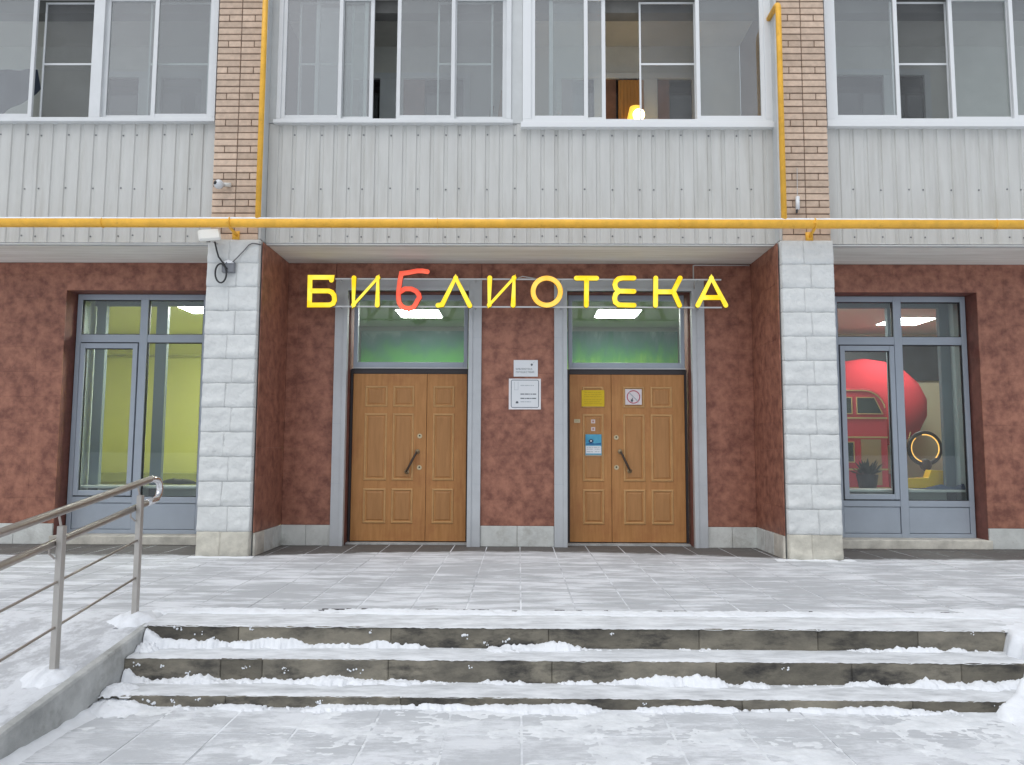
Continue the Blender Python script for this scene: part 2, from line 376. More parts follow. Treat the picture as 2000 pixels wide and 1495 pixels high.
def piece(name, parent, x0, x1, y0, y1, z0, z1, material, c=0.003):
    return place(name, cham_mesh(name, x1 - x0, y1 - y0, z1 - z0, c, material), parent, ((x0 + x1) / 2, (y0 + y1) / 2, (z0 + z1) / 2))
def nz(x, y=0.0, z=0.0): return noise.noise(Vector((x, y, z)))
def fbm(x, y, z=0.0): return noise.fractal(Vector((x, y, z)), 1.0, 2.0, 4)

# ================================================================== SETTING
LOW = -0.335                                   # level of the lower pavement
Z0 = 3.49                                      # underside of the balconies
g = MB().field([-400, -60, -12, 0, 12, 60, 400], [-400, -60, -6, 2.5, 12, 60, 400], lambda x, y: LOW - 0.05)
structure('ground', g, SNOW, 'flat snow covered ground stretching beyond the library forecourt', 'ground')

# lower pavement: slabs on a bed, joints filled with snow
pav = structure('pavement', MB().box(-12, 12, -3, 4.9, LOW - 0.045, LOW - 0.0025), JOINT, 'grey paving slabs with trodden snow below the steps', 'pavement')
S = 0.4
for j in range(10):
    for i in range(-10, 11):
        x, y = i * S + 0.02, 4.58 - (j + 1) * S
        if x + S < -2.42 or y < 1.2 and abs(x) > 3: continue
        xa = max(x + 0.006, -2.43)
        if x + S - xa < 0.05: continue
        o = piece('paving_slab', pav, xa, x + S - 0.006, y + 0.006, y + S - 0.006, LOW - 0.04, LOW + random.uniform(-0.001, 0.0015), PAVE2, 0.002)

# terrace in front of the doors
ter = structure('terrace', MB().box(-9, 9, 5.56, 9.9, LOW - 0.04, -0.0025), JOINT, 'grey slab terrace dusted with snow in front of the library doors', 'terrace')
for j in range(10):
    for i in range(-16, 16):
        x, y = i * S + 0.02, 5.575 + j * S
        lim = 0.70 * (y + S) + 0.5
        if x > lim or x + S < -lim: continue
        y1 = min(y + S - 0.006, 9.60)
        piece('paving_slab', ter, x + 0.006, x + S - 0.006, y + 0.006, y1, -0.04, random.uniform(-0.0012, 0.0012), PAVE, 0.002)

# steps: three courses of granite blocks
st = thing('steps', 'three broad grey granite steps half covered in snow', 'steps', (0, 4.6, LOW), kind='structure')
COURSES = [(5.14, 5.555, -0.135, 0.0, 3.17, [-1.83, -0.83, 0.20, 1.18, 1.95, 2.60]),
           (4.87, 5.16, -0.275, -0.136, 3.16, [-1.84, -1.58, -0.80, 0.21, 1.22, 2.05, 2.72]),
           (4.60, 4.89, LOW - 0.03, -0.276, 3.10, [-1.70, -0.68, 0.20, 1.30, 2.28])]
for y0, y1, z0, z1, xe, js in COURSES:
    xs = [-2.44] + js + [xe]
    for a, b in zip(xs, xs[1:]):
        dy = random.uniform(-0.002, 0.002)
        piece('step_stone', st, a + 0.001, b - 0.001, y0 + dy, y1, z0, z1 + random.uniform(-0.003, 0.001), RISER, 0.005)

# ramp on the left, running down towards the street
SL = 0.13
def ramp_z(y): return min(0.0, -(5.28 - y) * SL)
rp = MB(); ys = [2.55, 3.0, 3.6, 4.2, 4.8, 5.28, 5.57]
for i in range(len(ys) - 1):
    a, b = ys[i], ys[i + 1]; k = len(rp.v)
    for y in (a, b):
        rp.v += [(-4.6, y, ramp_z(y)), (-2.49, y, ramp_z(y)), (-2.49, y, LOW - 0.1), (-4.6, y, LOW - 0.1)]
    rp.f += [(k, k + 1, k + 5, k + 4), (k + 1, k + 2, k + 6, k + 5), (k + 3, k, k + 4, k + 7)]
ramp = structure('ramp', rp, RAMPM, 'snowy access ramp sloping down beside the steps', 'ramp', fix=False)
wl = MB()
for i in range(len(ys) - 1):
    a, b = ys[i], min(ys[i + 1], 5.30); k = len(wl.v)
    if b <= a: continue
    for y in (a, b):
        t = ramp_z(y) + 0.006
        wl.v += [(-2.49, y, t), (-2.445, y, t), (-2.438, y, t - 0.012), (-2.438, y, LOW - 0.1), (-2.49, y, LOW - 0.1)]
    for q in range(4): wl.f.append((k + q, k + q + 1, k + q + 6, k + q + 5))
wl.f.append((0, 1, 2, 3, 4)); wl.f.append(tuple(len(wl.v) - 5 + q for q in (4, 3, 2, 1, 0)))
wl.build('side_wall', CONC, ramp)

# ------------------------------------------------------------------ snow lying on steps, edges and at the pillars
PACKED = mat('packed_snow', (0.50, 0.52, 0.54), 0.85, spec=0.2, var=0.0, col2=(0.78, 0.81, 0.84), scale=4.0, stretch=(1, 3, 1), bump=0.4, bscale=30, detail=8, lo=0.32, hi=0.62, bdist=0.008)
def packed(yb, yf, z, seed, xr):
    """thin trodden layer that thins out unevenly at the nosing"""
    xs = frange(-2.43, xr, 620); mb = MB(); n = 10; d = yb - yf
    for q in range(n + 1):
        t = q / n
        for x in xs:
            h = 0.006 + 0.004 * fbm(x * 2.2, t * d * 9 + seed, 1) + 0.002 * nz(x * 16, t * d * 40, seed)
            if q == n: h = -0.002 + 0.005 * nz(x * 9, seed, 2) + 0.004 * nz(x * 33, seed, 5)
            elif q == n - 1: h *= 0.75
            y = yb + 0.01 - t * (d + 0.01) - (0.001 + 0.006 * nz(x * 14, seed, 7) if q == n else 0)
            mb.v.append((x, y, z + h))
    nx = len(xs)
    for j in range(n):
        for i in range(nx - 1): k = j * nx + i; mb.f.append((k, k + nx, k + 1 + nx, k + 1))
    return mb
def loose(yb, z, seed, xr, amp, reach, x0=-2.43):
    """loose snow heaped against a riser: lumps, gaps, steep ragged front"""
    xs = frange(x0, xr, 900); mb = MB(); n = 14
    for q in range(n + 1):
        t = q / n
        for x in xs:
            dst = t * reach * 1.5
            wd = reach * (0.42 + 0.60 * nz(x * 1.3, seed, 8) + 0.30 * nz(x * 6.5, seed, 5) + 0.20 * nz(x * 21, seed, 4))
            hgt = amp * (0.30 + 0.85 * fbm(x * 1.5, seed, 0) + 0.40 * nz(x * 5, seed, 3) + 0.30 * nz(x * 15, dst * 18, seed) + 0.28 * nz(x * 41, dst * 45, seed) + 0.16 * nz(x * 90, dst * 90, seed))
            hgt += amp * 1.3 * math.exp(-((x + 2.43) / 0.09) ** 2)
            k = 1 - (dst / max(0.01, wd)) ** 2
            h = hgt * math.sqrt(k) + 0.010 if k > 0 and hgt > 0 else -0.012
            mb.v.append((x, yb + 0.012 - dst, z + max(-0.012, h) - 0.003))
    nx = len(xs)
    for j in range(n):
        for i in range(nx - 1): k = j * nx + i; mb.f.append((k, k + nx, k + 1 + nx, k + 1))
    return mb
for k, (yb, yf, z, xr) in enumerate([(5.142, 4.872, -0.136, 3.30), (4.872, 4.602, -0.276, 3.30)]):
    tag(packed(yb, yf, z, 3.7 * k + 1.3, xr).build('packed_snow', PACKED, None, True, fix=False), ['grey trodden snow on the tread of the second step', 'grey trodden snow on the tread of the lowest step'][k], 'snow', None, 'stuff')
    tag(loose(yb, z, 4.3 * k + 12.6, xr, 0.052, 0.15).build('snow', SNOW, None, True, fix=False), ['loose snow heaped against the riser of the top step', 'loose snow heaped against the riser of the middle step'][k], 'snow', None, 'stuff')
for lab, x, y, z, rx, ry, h, sd_ in (('heap of snow in the corner of the lowest tread by the ramp', -2.37, 4.68, -0.276, 0.12, 0.11, 0.038, 4), ('heap of snow at the foot of the steps by the ramp', -2.33, 4.54, LOW, 0.20, 0.15, 0.045, 8), ('heap of snow in the corner of the second tread by the ramp', -2.39, 5.05, -0.136, 0.09, 0.09, 0.05, 6)):
    mb = MB(); b0 = 0; n_ = 30
    for j in range(n_ + 1):
        for i in range(n_ + 1):
            u, v = i / n_ * 2 - 1, j / n_ * 2 - 1; q = math.sqrt(u * u + v * v) * (1 + 0.45 * nz(u * 2.2, v * 2.2, sd_))
            hh = h * max(0, 1 - q ** 1.6) * (1 + 0.5 * nz(u * 5, v * 5, sd_) + 0.35 * nz(u * 13, v * 13, sd_)); mb.v.append((max(-2.436, x + u * rx), y + v * ry, z + (hh if hh > 0.001 else -0.008)))
    for j in range(n_):
        for i in range(n_): k = j * (n_ + 1) + i; mb.f.append((k, k + 1, k + n_ + 2, k + n_ + 1))
    tag(mb.build('snow', SNOW, None, True), lab, 'snow', None, 'stuff')
# clumps kicked against the risers
random.seed(21)
mb = MB()
for k in range(34):
    yf, z0, z1 = random.choice([(5.138, -0.10, -0.01), (4.868, -0.24, -0.15), (4.598, -0.325, -0.285)])
    x = random.uniform(-2.3, 3.0) if random.random() < 0.7 else random.uniform(-2.4, -1.6)
    c = Vector((x, yf, random.uniform(z0, z1))); r_ = random.uniform(0.004, 0.010)
    for q in range(random.randint(2, 6)): mb.ball(c + Vector((random.uniform(-3, 3) * r_, 0, random.uniform(-1.4, 1.4) * r_)), r_ * random.uniform(0.35, 1.0), 0.5, 7, 5)
tag(mb.build('snow_specks', SNOW, None, True, fix=False), 'specks of snow stuck to the step risers', 'snow', None, 'stuff')
# foot of the lowest riser
tag(loose(4.606, LOW, 17.3, 3.4, 0.030, 0.13).build('snow', SNOW, None, True, fix=False), 'ragged snow line along the foot of the lowest step', 'snow', None, 'stuff')
# trodden snow left on the lower pavement, with footprints pressed into it
random.seed(31)
PRINTS = []
for k in range(30):
    a = random.uniform(-0.5, 0.5) + (math.pi if random.random() < 0.5 else 0); PRINTS.append((random.uniform(-1.8, 3.2), random.uniform(2.7, 4.45), math.cos(a), math.sin(a)))
mb = MB(); xs = frange(-2.42, 3.9, 560); ys = frange(2.3, 4.59, 230)
def patch(x, y):
    f = 0.13 + 0.75 * fbm(x * 0.8, y * 1.1, 3.3) + 0.42 * fbm(x * 3.1, y * 4.2, 8) + 0.26 * nz(x * 11, y * 15, 2) + 0.20 * nz(x * 31, y * 37, 4) + 0.05 * (x - 0.4)
    f -= 0.45 * math.exp(-((x + 1.7) / 0.6) ** 2)
    h = max(0.0, min(0.008, (f - 0.02) * 0.013)) * (1 + 0.5 * nz(x * 19, y * 19, 5) + 0.35 * nz(x * 47, y * 47, 6))
    for px, py, c, s_ in PRINTS:
        dx, dy = x - px, y - py
        if abs(dx) < 0.2 and abs(dy) < 0.2:
            u, v = dx * s_ - dy * c, dx * c + dy * s_          # across, along
            q = (u / 0.048) ** 2 + (v / 0.14) ** 2
            if q < 1: h *= 0.15 + 0.6 * q
            elif q < 1.5 and h > 0.002: h += 0.003 * (1.5 - q) * 2
    return LOW - 0.003 + h
mb.field(xs, ys, patch)
tag(mb.build('snow', mat('trodden_snow', (0.66, 0.69, 0.72), 0.9, spec=0.2, var=0.0, col2=(0.82, 0.85, 0.88), scale=7, bump=0.5, bscale=45, detail=8, bdist=0.006), None, True), 'trodden patchy snow with footprints on the pavement below the steps', 'snow', None, 'stuff')
# wedge of snow between pavement and ramp wall
mb = MB(); mb.field(frange(-2.445, -2.20, 14), frange(2.6, 4.62, 120), lambda x, y: LOW - 0.004 + max(0.0, 0.026 + 0.022 * nz(y * 3, 4) + 0.012 * nz(y * 13, x * 9)) * math.exp(-((x + 2.445) / (0.06 + 0.03 * nz(y * 4, 2))) ** 2))
tag(mb.build('snow', SNOW, None, True), 'line of snow along the foot of the ramp wall', 'snow', None, 'stuff')
# top slab and the ridge where it meets the terrace paving
mb = MB(); n = 8; xs = frange(-2.46, 3.6, 640)
for q in range(n + 1):
    t = q / n
    for x in xs:
        h = 0.006 + 0.004 * fbm(x * 2, t * 3, 2) + 0.002 * nz(x * 16, t * 12, 3)
        if q == 0: h = -0.002 + 0.005 * nz(x * 9, 4, 2) + 0.004 * nz(x * 33, 4, 5)
        mb.v.append((x, 5.133 + t * 0.46 - (0.003 * nz(x * 14, 3, 7) if q == 0 else 0), h))
for j in range(n):
    for i in range(len(xs) - 1): k = j * len(xs) + i; mb.f.append((k, k + 1, k + 1 + len(xs), k + len(xs)))
tag(mb.build('packed_snow', PACKED, None, True, fix=False), 'grey trodden snow on the top step', 'snow', None, 'stuff')
mb = MB(); xs = frange(-2.6, 6.5, 900); ys = frange(5.40, 5.76, 26)
def ridge(x, y):
    c = 5.60 + 0.015 * nz(x * 2.1, 4); wd = 0.055 + 0.03 * nz(x * 1.7, 9) + 0.02 * nz(x * 8, 6); wd += 0.05 * (y < c)
    h = 0.020 * (0.55 + 0.5 * fbm(x * 1.7, 3.1) + 0.45 * nz(x * 13, y * 16, 1) + 0.35 * nz(x * 33, y * 40, 2))
    k = 1 - ((y - c) / wd) ** 2
    return (0.006 + h * math.sqrt(k)) if k > 0 and h > 0 else -0.006
mb.field(xs, ys, ridge)
tag(mb.build('snow', SNOW, None, True), 'low snow ridge along the back of the top step', 'snow', None, 'stuff')
random.seed(5)
mb = MB()
for k in range(46):
    x = random.uniform(-2.2, 3.2); y = 5.645 + random.uniform(-0.03, 0.03); l = random.uniform(0.01, 0.05)
    mb.box(x - l, x + l, y - 0.008, y + 0.008, 0.0, 0.0085 + random.uniform(0, 0.004))
tag(mb.build('grit', mat('dark_grit', (0.06, 0.058, 0.055), 0.9), None), 'dark grit showing through snow behind the top step', 'grit', None, 'stuff')
# bank that buries the far end of the steps
mb = MB(); xs = frange(2.6, 4.4, 150) + frange(4.6, 9, 20); ys = frange(2.4, 5.8, 150)
def bank(x, y):
    top = 0.012 + 0.010 * fbm(x, y, 5)
    t = min(1, max(0, (y - 4.36) / 0.76)); t = t * t * (3 - 2 * t)
    z = LOW + 0.012 + (top - LOW - 0.012) * t
    xe = 3.07 - 0.05 * max(0, 5.10 - y) / 0.3 - 0.32 * min(1, max(0, (4.80 - y) / 0.25)); k = min(1, max(0, (x - xe - 0.04 * nz(y * 9, 3) - 0.02 * nz(y * 27, 3) - 0.012 * nz(y * 60, 3)) / 0.12)); k = k * k * (3 - 2 * k)
    return z * k + (LOW - 0.06) * (1 - k) + 0.010 * fbm(x * 5, y * 5, 9) * k
mb.field(xs, ys, bank)
tag(mb.build('snow', SNOW, None, True), 'smooth snow bank burying the end of the steps', 'snow', None, 'stuff')
mb = MB(); xs = frange(-14, -4.45, 60); ys = frange(2.0, 5.7, 40)
mb.field(xs, ys, lambda x, y: LOW + (0.02 - LOW) * min(1, max(0, (y - 2.6) / 2.7)) + 0.03 * fbm(x, y, 2))
tag(mb.build('snow', SNOW, None, True), 'snow slope on the far side of the ramp', 'snow', None, 'stuff')

def mound(mb, x, y, z, rx, ry, h, seed, n=22):
    for j in range(n + 1):
        for i in range(n + 1):
            u, v = i / n * 2 - 1, j / n * 2 - 1
            r = math.sqrt(u * u + v * v) * (1 + 0.35 * nz(u * 2, v * 2, seed))
            hh = h * max(0, 1 - r * r) * (1 + 0.5 * nz(u * 4, v * 4, seed + 3)) - 0.006
            mb.v.append((x + u * rx, y + v * ry, (z(y + v * ry) if callable(z) else z) + (hh if hh > -0.0055 else -0.02)))
    b = len(mb.v) - (n + 1) ** 2
    for j in range(n):
        for i in range(n): k = b + j * (n + 1) + i; mb.f.append((k, k + 1, k + n + 2, k + n + 1))
RX = -2.634
for lab, (x, y, rx, ry, h, s) in {'pile of snow around the foot of the upper rail post': (RX + 0.03, 5.33, 0.17, 0.20, 0.055, 2), 'pile of snow around the foot of the nearer rail post': (RX + 0.01, 4.41, 0.14, 0.17, 0.05, 5)}.items():
    mb = MB(); mound(mb, x, y, ramp_z, rx, ry, h, s); tag(mb.build('snow', SNOW, None, True), lab, 'snow', None, 'stuff')
for lab, x0, x1, sd_ in (('thin line of snow at the foot of the pillar beside the lime room', -3.55, -2.85, 1), ('thin line of snow at the foot of the pillar beside the red bus display', 2.75, 3.60, 6)):
    mb = MB(); mb.field(frange(x0, x1, 70), frange(8.26, 8.41, 8), lambda x, y: -0.004 + max(0, 0.012 + 0.014 * nz(x * 8, sd_)) * max(0, (y - 8.27 - 0.04 * nz(x * 7, 4)) / 0.13))
    tag(mb.build('snow', SNOW, None, True), lab, 'snow', None, 'stuff')

# ================================================================== BUILDING: tiled walls
TW, TH = 0.455, 0.31
def tiles(parent, x0, x1, z0, z1, Y, ox=0.0):
    """rust tiles on a wall that faces the street"""
    i0 = math.floor((x0 - ox) / TW)
    for i in range(i0, i0 + 60):
        a, b = max(x0, ox + i * TW), min(x1, ox + (i + 1) * TW)
        if a >= x1: break
        if b - a < 0.02: continue
        for j in range(14):
            c, d = max(z0, 0.25 + j * TH), min(z1, 0.25 + (j + 1) * TH)
            if d - c < 0.02: continue
            piece('tile', parent, a + 0.0005, b - 0.0005, Y, Y + 0.012, c + 0.0005, d - 0.0005, TILE, 0.0006)
def tiles_side(parent, X, y0, y1, z0, z1, face):
    """rust tiles on a wall that faces sideways"""
    n = 3; dy = (y1 - y0) / n
    for i in range(n):
        for j in range(14):
            c, d = max(z0, 0.25 + j * TH), min(z1, 0.25 + (j + 1) * TH)
            if d - c < 0.02: continue
            xa, xb = (X - 0.012, X) if face > 0 else (X, X + 0.012)
            piece('tile', parent, xa, xb, y0 + i * dy + 0.0005, y0 + (i + 1) * dy - 0.0005, c + 0.0005, d - 0.0005, TILE, 0.0006)
YW, YC = 9.45, 9.462
def wall_core(x0, x1, z0, z1, parent, y1=9.98, y0=YC, m_=None): return MB().box(x0, x1, y0, y1, z0, z1).build('wall_core', m_ or TILE_J, parent)

# recess around the two doors
rec = thing('tiled_wall', 'rust red tiled wall of the porch around both wooden doors', 'wall', (0, 9.7, 0))
core = MB()
for a in ((-2.9, -2.135, 0, Z0 + 0.1), (-0.615, 0.595, 0, Z0 + 0.1), (2.135, 2.9, 0, Z0 + 0.1), (-2.135, -0.615, 3.135, Z0 + 0.1), (0.595, 2.135, 3.135, Z0 + 0.1)):
    core.box(a[0], a[1], YC, 9.98, a[2], a[3])
core.build('wall_core', REVEAL, rec)
for a in ((-2.888, -2.285, 0.25, Z0), (-0.465, 0.435, 0.25, Z0), (2.29, 2.888, 0.25, Z0), (-2.285, -0.465, 3.285, Z0), (0.435, 2.29, 3.285, Z0)):
    tiles(rec, *a, YW, -0.02)
def plinth(parent, x0, x1, Y, n, m_=PLINTH):
    d = (x1 - x0) / n
    for i in range(n): piece('plinth_slab', parent, x0 + i * d + 0.002, x0 + (i + 1) * d - 0.002, Y, Y + 0.028, 0.0, 0.246, m_, 0.004)
plinth(rec, -2.888, -2.285, YW - 0.014, 2); plinth(rec, -0.465, 0.435, YW - 0.014, 2); plinth(rec, 2.29, 2.888, YW - 0.014, 2)
for s in (-1, 1):
    tiles_side(rec, s * 2.888, 8.475, 9.448, 0.25, Z0, -s)
    for i in range(3):
        y0 = 8.475 + i * 0.324
        xa, xb = (2.876, 2.9) if s > 0 else (-2.9, -2.876)
        piece('plinth_slab', rec, xa, xb, y0 + 0.002, y0 + 0.322, 0, 0.246, PLINTH_B if i == 0 else PLINTH, 0.004)

# wings left and right of the pillars
for s, lab, lo in ((-1, 'rust red tiled wall around the tall window of the lime green room', 'lime'), (1, 'rust red tiled wall around the tall window of the red bus display', 'bus')):
    wv = thing('tiled_wall', lab, 'wall', (s * 5.5, 9.7, 0))
    def sx(a, b): return (a, b) if s > 0 else (-b, -a)
    core = MB()
    for a, b, c, d in ((3.49, 3.895, 0, Z0 + 0.1), (5.68, 9.0, 0, Z0 + 0.1), (3.895, 5.68, 3.14, Z0 + 0.1)):
        core.box(*sx(a, b), YC, 9.98, c, d)
    core.build('wall_core', REVEAL, wv)
    for a, b, c, d in ((3.49, 3.895, 0.25, Z0), (5.68, 8.4, 0.25, Z0), (3.895, 5.68, 3.14, Z0)): tiles(wv, *sx(a, b), c, d, YW, 0.10 * s)
    d = 0.48
    for i in range(6):
        a, b = sx(5.68 + i * d + 0.002, 5.68 + (i + 1) * d - 0.002); piece('plinth_slab', wv, a, b, YW - 0.016, YW + 0.012, 0, 0.246, PLINTH, 0.004)
    piece('window_sill', wv, *sx(3.90, 5.70), 9.40, 9.80, 0.0, 0.105, PLINTH_B, 0.006)

# ------------------------------------------------------------------ stone pillars
def stone_block(parent, x0, x1, z0, z1, seed, m_, yf=8.405):
    """rock-faced block: broken face that overhangs towards its lower edge"""
    nx, nzz = 18, 14; mb = MB(); g = 0.0004
    x0 += g; x1 -= g; z0 += g; z1 -= g
    for j in range(nzz + 1):
        for i in range(nx + 1):
            u, v = i / nx, j / nzz; x = x0 + (x1 - x0) * u; z = z0 + (z1 - z0) * v
            ev = min(1, v * (z1 - z0) / 0.022, (1 - v) * (z1 - z0) / 0.05); eh = min(1, u * (x1 - x0) / 0.02, (1 - u) * (x1 - x0) / 0.02)
            k = (0.40 + 0.60 * ev) * (0.95 + 0.05 * eh)
            lip = 0.012 * math.exp(-((v - 0.22 - 0.10 * nz(x * 8, seed, 3)) / 0.16) ** 2) * (0.7 + nz(x * 6, seed, 6))
            y = yf - k * (0.006 + lip + 0.007 * (0.5 + fbm(x * 6 + seed, z * 9, seed)) + 0.006 * fbm(x * 24, z * 24, seed))
            mb.v.append((x, y, z + (0.004 * nz(x * 7, seed, 1) if j in (0, nzz) else 0)))
    for j in range(nzz):
        for i in range(nx): k = j * (nx + 1) + i; mb.f.append((k, k + 1, k + nx + 2, k + nx + 1))
    b = len(mb.v); ring = [(i, 0) for i in range(nx)] + [(nx, j) for j in range(nzz)] + [(i, nzz) for i in range(nx, 0, -1)] + [(0, j) for j in range(nzz, 0, -1)]
    idx = [j * (nx + 1) + i for i, j in ring]
    for q in idx: mb.v.append((mb.v[q][0], 8.47, mb.v[q][2]))
    n = len(idx)
    for q in range(n): mb.f.append((idx[q], b + q, b + (q + 1) % n, idx[(q + 1) % n]))
    return mb.build('stone_block', m_, parent, True, fix=False)
for s, lab in ((-1, 'pale split stone pillar carrying the floodlight and coiled cable'), (1, 'pale split stone pillar beside the red bus display')):
    pl = thing('stone_pillar', lab, 'pillar', (s * 3.2, 8.7, 0), 'stone pillars either side of the porch')
    a, b = (2.912, 3.486) if s > 0 else (-3.486, -2.912)
    MB().box(a + 0.004, b - 0.004, 8.43, 9.462, 0, Z0 + 0.02).build('pillar_core', MORTAR_W, pl)
    n = 13; h = 3.50 / n
    for j in range(n):
        fr = (0.44, 0.57)[j % 2] + random.uniform(-0.02, 0.02); mid = a + (b - a) * fr
        m_ = STONE_B if j == 0 else STONE
        stone_block(pl, a, mid, j * h, (j + 1) * h, j * 1.7 + s, m_); stone_block(pl, mid, b, j * h, (j + 1) * h, j * 2.3 + 9 + s, m_)

# ------------------------------------------------------------------ brick piers above the pillars
BH = 0.0782
for s, lab in ((-1, 'tan brick pier above the pillar with the floodlight'), (1, 'tan brick pier above the pillar by the red bus display')):
    bp = thing('brick_pier', lab, 'pier', (s * 3.2, 8.7, 3.5), 'brick piers between the balconies')
    a, b = (2.945, 3.478) if s > 0 else (-3.478, -2.945)
    MB().box(a + 0.004, b - 0.004, 8.442, 9.9, 3.503, 8.2).build('mortar_core', MORTAR_B, bp)
    md = (a + b) / 2
    for r in range(46):
        z = 3.506 + r * BH
        if r % 4 == 1: cuts = [(a, a + 0.115), (a + 0.125, md - 0.005), (md + 0.005, md + 0.145), (md + 0.155, b)]
        else: cuts = [(a, md - 0.005), (md + 0.005, b)]
        for c, d in cuts:
            yo = random.uniform(-0.003, 0.003)
            piece('brick', bp, c + 0.001, d - 0.001 + 0.002, 8.43 + yo, 8.47, z, z + BH - 0.0125, BRICK, 0.004)

# ------------------------------------------------------------------ balconies: ribbed sheets, flashing, slab
def ribbed(x0, x1, z0, z1, Y, off=0.0):
    mb = MB(); p = 0.16; prof = []
    k = math.floor((x0 - off) / p) - 1
    while off + k * p < x1:
        b = off + k * p
        for dx, dy in ((0.0, 0.0), (0.108, 0.0), (0.118, 0.014), (0.150, 0.014)): prof.append((b + dx, dy))
        k += 1
    prof.append((off + k * p, 0.0))
    pts = []
    for (xa, ya), (xb, yb) in zip(prof, prof[1:]):
        if xb <= x0 or xa >= x1: continue
        for q in (max(xa, x0), min(xb, x1)):
            yy = ya + (yb - ya) * (q - xa) / (xb - xa)
            if not pts or abs(pts[-1][0] - q) > 1e-6: pts.append((q, yy))
    n = len(pts)
    for z in (z0, z1):
        for x, y in pts: mb.v.append((x, Y + y, z))
    for z in (z0, z1):
        for x, y in pts: mb.v.append((x, Y + y + 0.0015, z))
    for i in range(n - 1):
        mb.f.append((i, i + 1, n + i + 1, n + i)); mb.f.append((2 * n + i + 1, 2 * n + i, 3 * n + i, 3 * n + i + 1))
        mb.f.append((i, 2 * n + i, 2 * n + i + 1, i + 1)); mb.f.append((n + i, n + i + 1, 3 * n + i + 1, 3 * n + i))
    return mb
YB = 8.60
def balcony(label, x0, x1, parts, off):
    """parts: list of (xa, xb, sill height) along the front"""
    o = thing('balcony', label, 'balcony', ((x0 + x1) / 2, 9.0, Z0), 'balconies with ribbed metal fronts')
    n = max(1, round((x1 - x0) / 1.12)); d = 1.12; x = x0; k = 0
    while x < x1 - 0.02:
        xb = min(x + d, x1)
        zt = 4.93
        ribbed(x, xb, Z0 + 0.012, zt, YB + 0.0018 * (k % 2), off).build('metal_sheet', SHEET, o, fix=False); x = xb; k += 1
    MB().box(x0, x1, YB + 0.03, 9.46, Z0 + 0.004, Z0 + 0.13).build('slab', SOFFIT, o)
    MB().box(x0, x1, YB + 0.025, YB + 0.09, Z0 + 0.13, 4.90).build('parapet', SOFFIT, o)
    MB().box(x0, x1, YB - 0.035, YB + 0.03, Z0 - 0.006, Z0 + 0.010).build('drip_flashing', SHEET_D, o)
    mb = MB()
    q = x0 + 0.06; p = 0.16; k = 0
    for zi, zz in enumerate((3.60, 4.16, 4.80)):
        i = math.floor((x0 - off) / p); c = 0
        while off + i * p < x1:
            xx = off + i * p + 0.134
            if x0 < xx < x1 and c % 7 not in (1, 3, 5) and not (zi == 2 and x0 > 3): mb.ball((xx + random.uniform(-0.004, 0.004), YB + 0.013, zz + random.uniform(-0.008, 0.008)), 0.0105, 0.6, 7, 4)
            i += 1; c += 1
    sc = mb.build('screws', SCREW, o, True, fix=False); sc['kind'] = 'stuff'
    # snow on the flashing
    mb = MB(); mb.field(frange(x0, x1, int((x1 - x0) * 40)), frange(YB - 0.038, YB + 0.012, 4), lambda xx, y: Z0 + 0.011 + max(0.0, 0.010 + 0.006 * nz(xx * 3, 2) + 0.003 * nz(xx * 17, 5)) * min(1, (y - YB + 0.044) / 0.012))
    mb.build('snow_line', SNOW, o, True)
    return o
bC = balcony('long pale ribbed metal balcony above the library sign', -2.93, 2.93, None, -2.93 + 0.02)
bL = balcony('pale ribbed metal balcony above the lime green room', -9.0, -3.50, None, -3.50 - 0.16 * 40 + 0.03)
bR = balcony('pale ribbed metal balcony above the red bus display', 3.50, 9.0, None, 3.53)
# storey above, outside the picture
us = structure('upper_storey', MB().box(-9, 9, 8.64, 9.9, 6.60, 7.9), SHEET, 'pale front of the next storey above the balcony glazing', 'wall')

# ------------------------------------------------------------------ balcony glazing
SCREENM = glass('insect_mesh', tint=(0.80, 0.80, 0.80), gain=0.0, dirt=0.10)
ZT = 6.50
def sash(parent, x0, x1, z0, z1, Y, wdt=0.045, m_=WHITE_AL, pane=GLASS_UP, mid=None, name='sash', d=0.035):
    o = MB()
    o.box(x0, x0 + wdt, Y, Y + d, z0, z1); o.box(x1 - wdt, x1, Y, Y + d, z0, z1)
    o.box(x0 + wdt, x1 - wdt, Y + 0.001, Y + d - 0.001, z0, z0 + wdt); o.box(x0 + wdt, x1 - wdt, Y + 0.001, Y + d - 0.001, z1 - wdt, z1)
    if mid: o.box(x0 + wdt, x1 - wdt, Y + 0.004, Y + d - 0.004, mid - 0.012, mid + 0.012)
    ob = o.build(name, m_, parent, bevel=0.003)
    MB().box(x0 + wdt - 0.008, x1 - wdt + 0.008, Y + d / 2 - 0.002, Y + d / 2 + 0.002, z0 + wdt - 0.008, z1 - wdt + 0.008).build('mesh_panel' if name == 'insect_screen' else 'pane', pane, ob)
    return ob
def outer_frame(parent, x0, x1, zb, fl, fr, fb, m_, Y0=8.575, Y1=8.70):
    o = MB(); o.box(x0, x0 + fl, Y0, Y1, zb + fb, ZT); o.box(x1 - fr, x1, Y0, Y1, zb + fb, ZT); o.box(x0, x1, Y0 + 0.001, Y1 - 0.001, zb, zb + fb); o.box(x0, x1, Y0 + 0.001, Y1 - 0.001, ZT, ZT + 0.05)
    return o.build('frame', m_, parent, bevel=0.003)
def sill(parent, x0, x1, z, h, m_, yo=0.07):
    MB().box(x0, x1, YB - yo, YB + 0.05, z - h, z).build('sill', m_, parent, bevel=0.004)
MID = 5.72
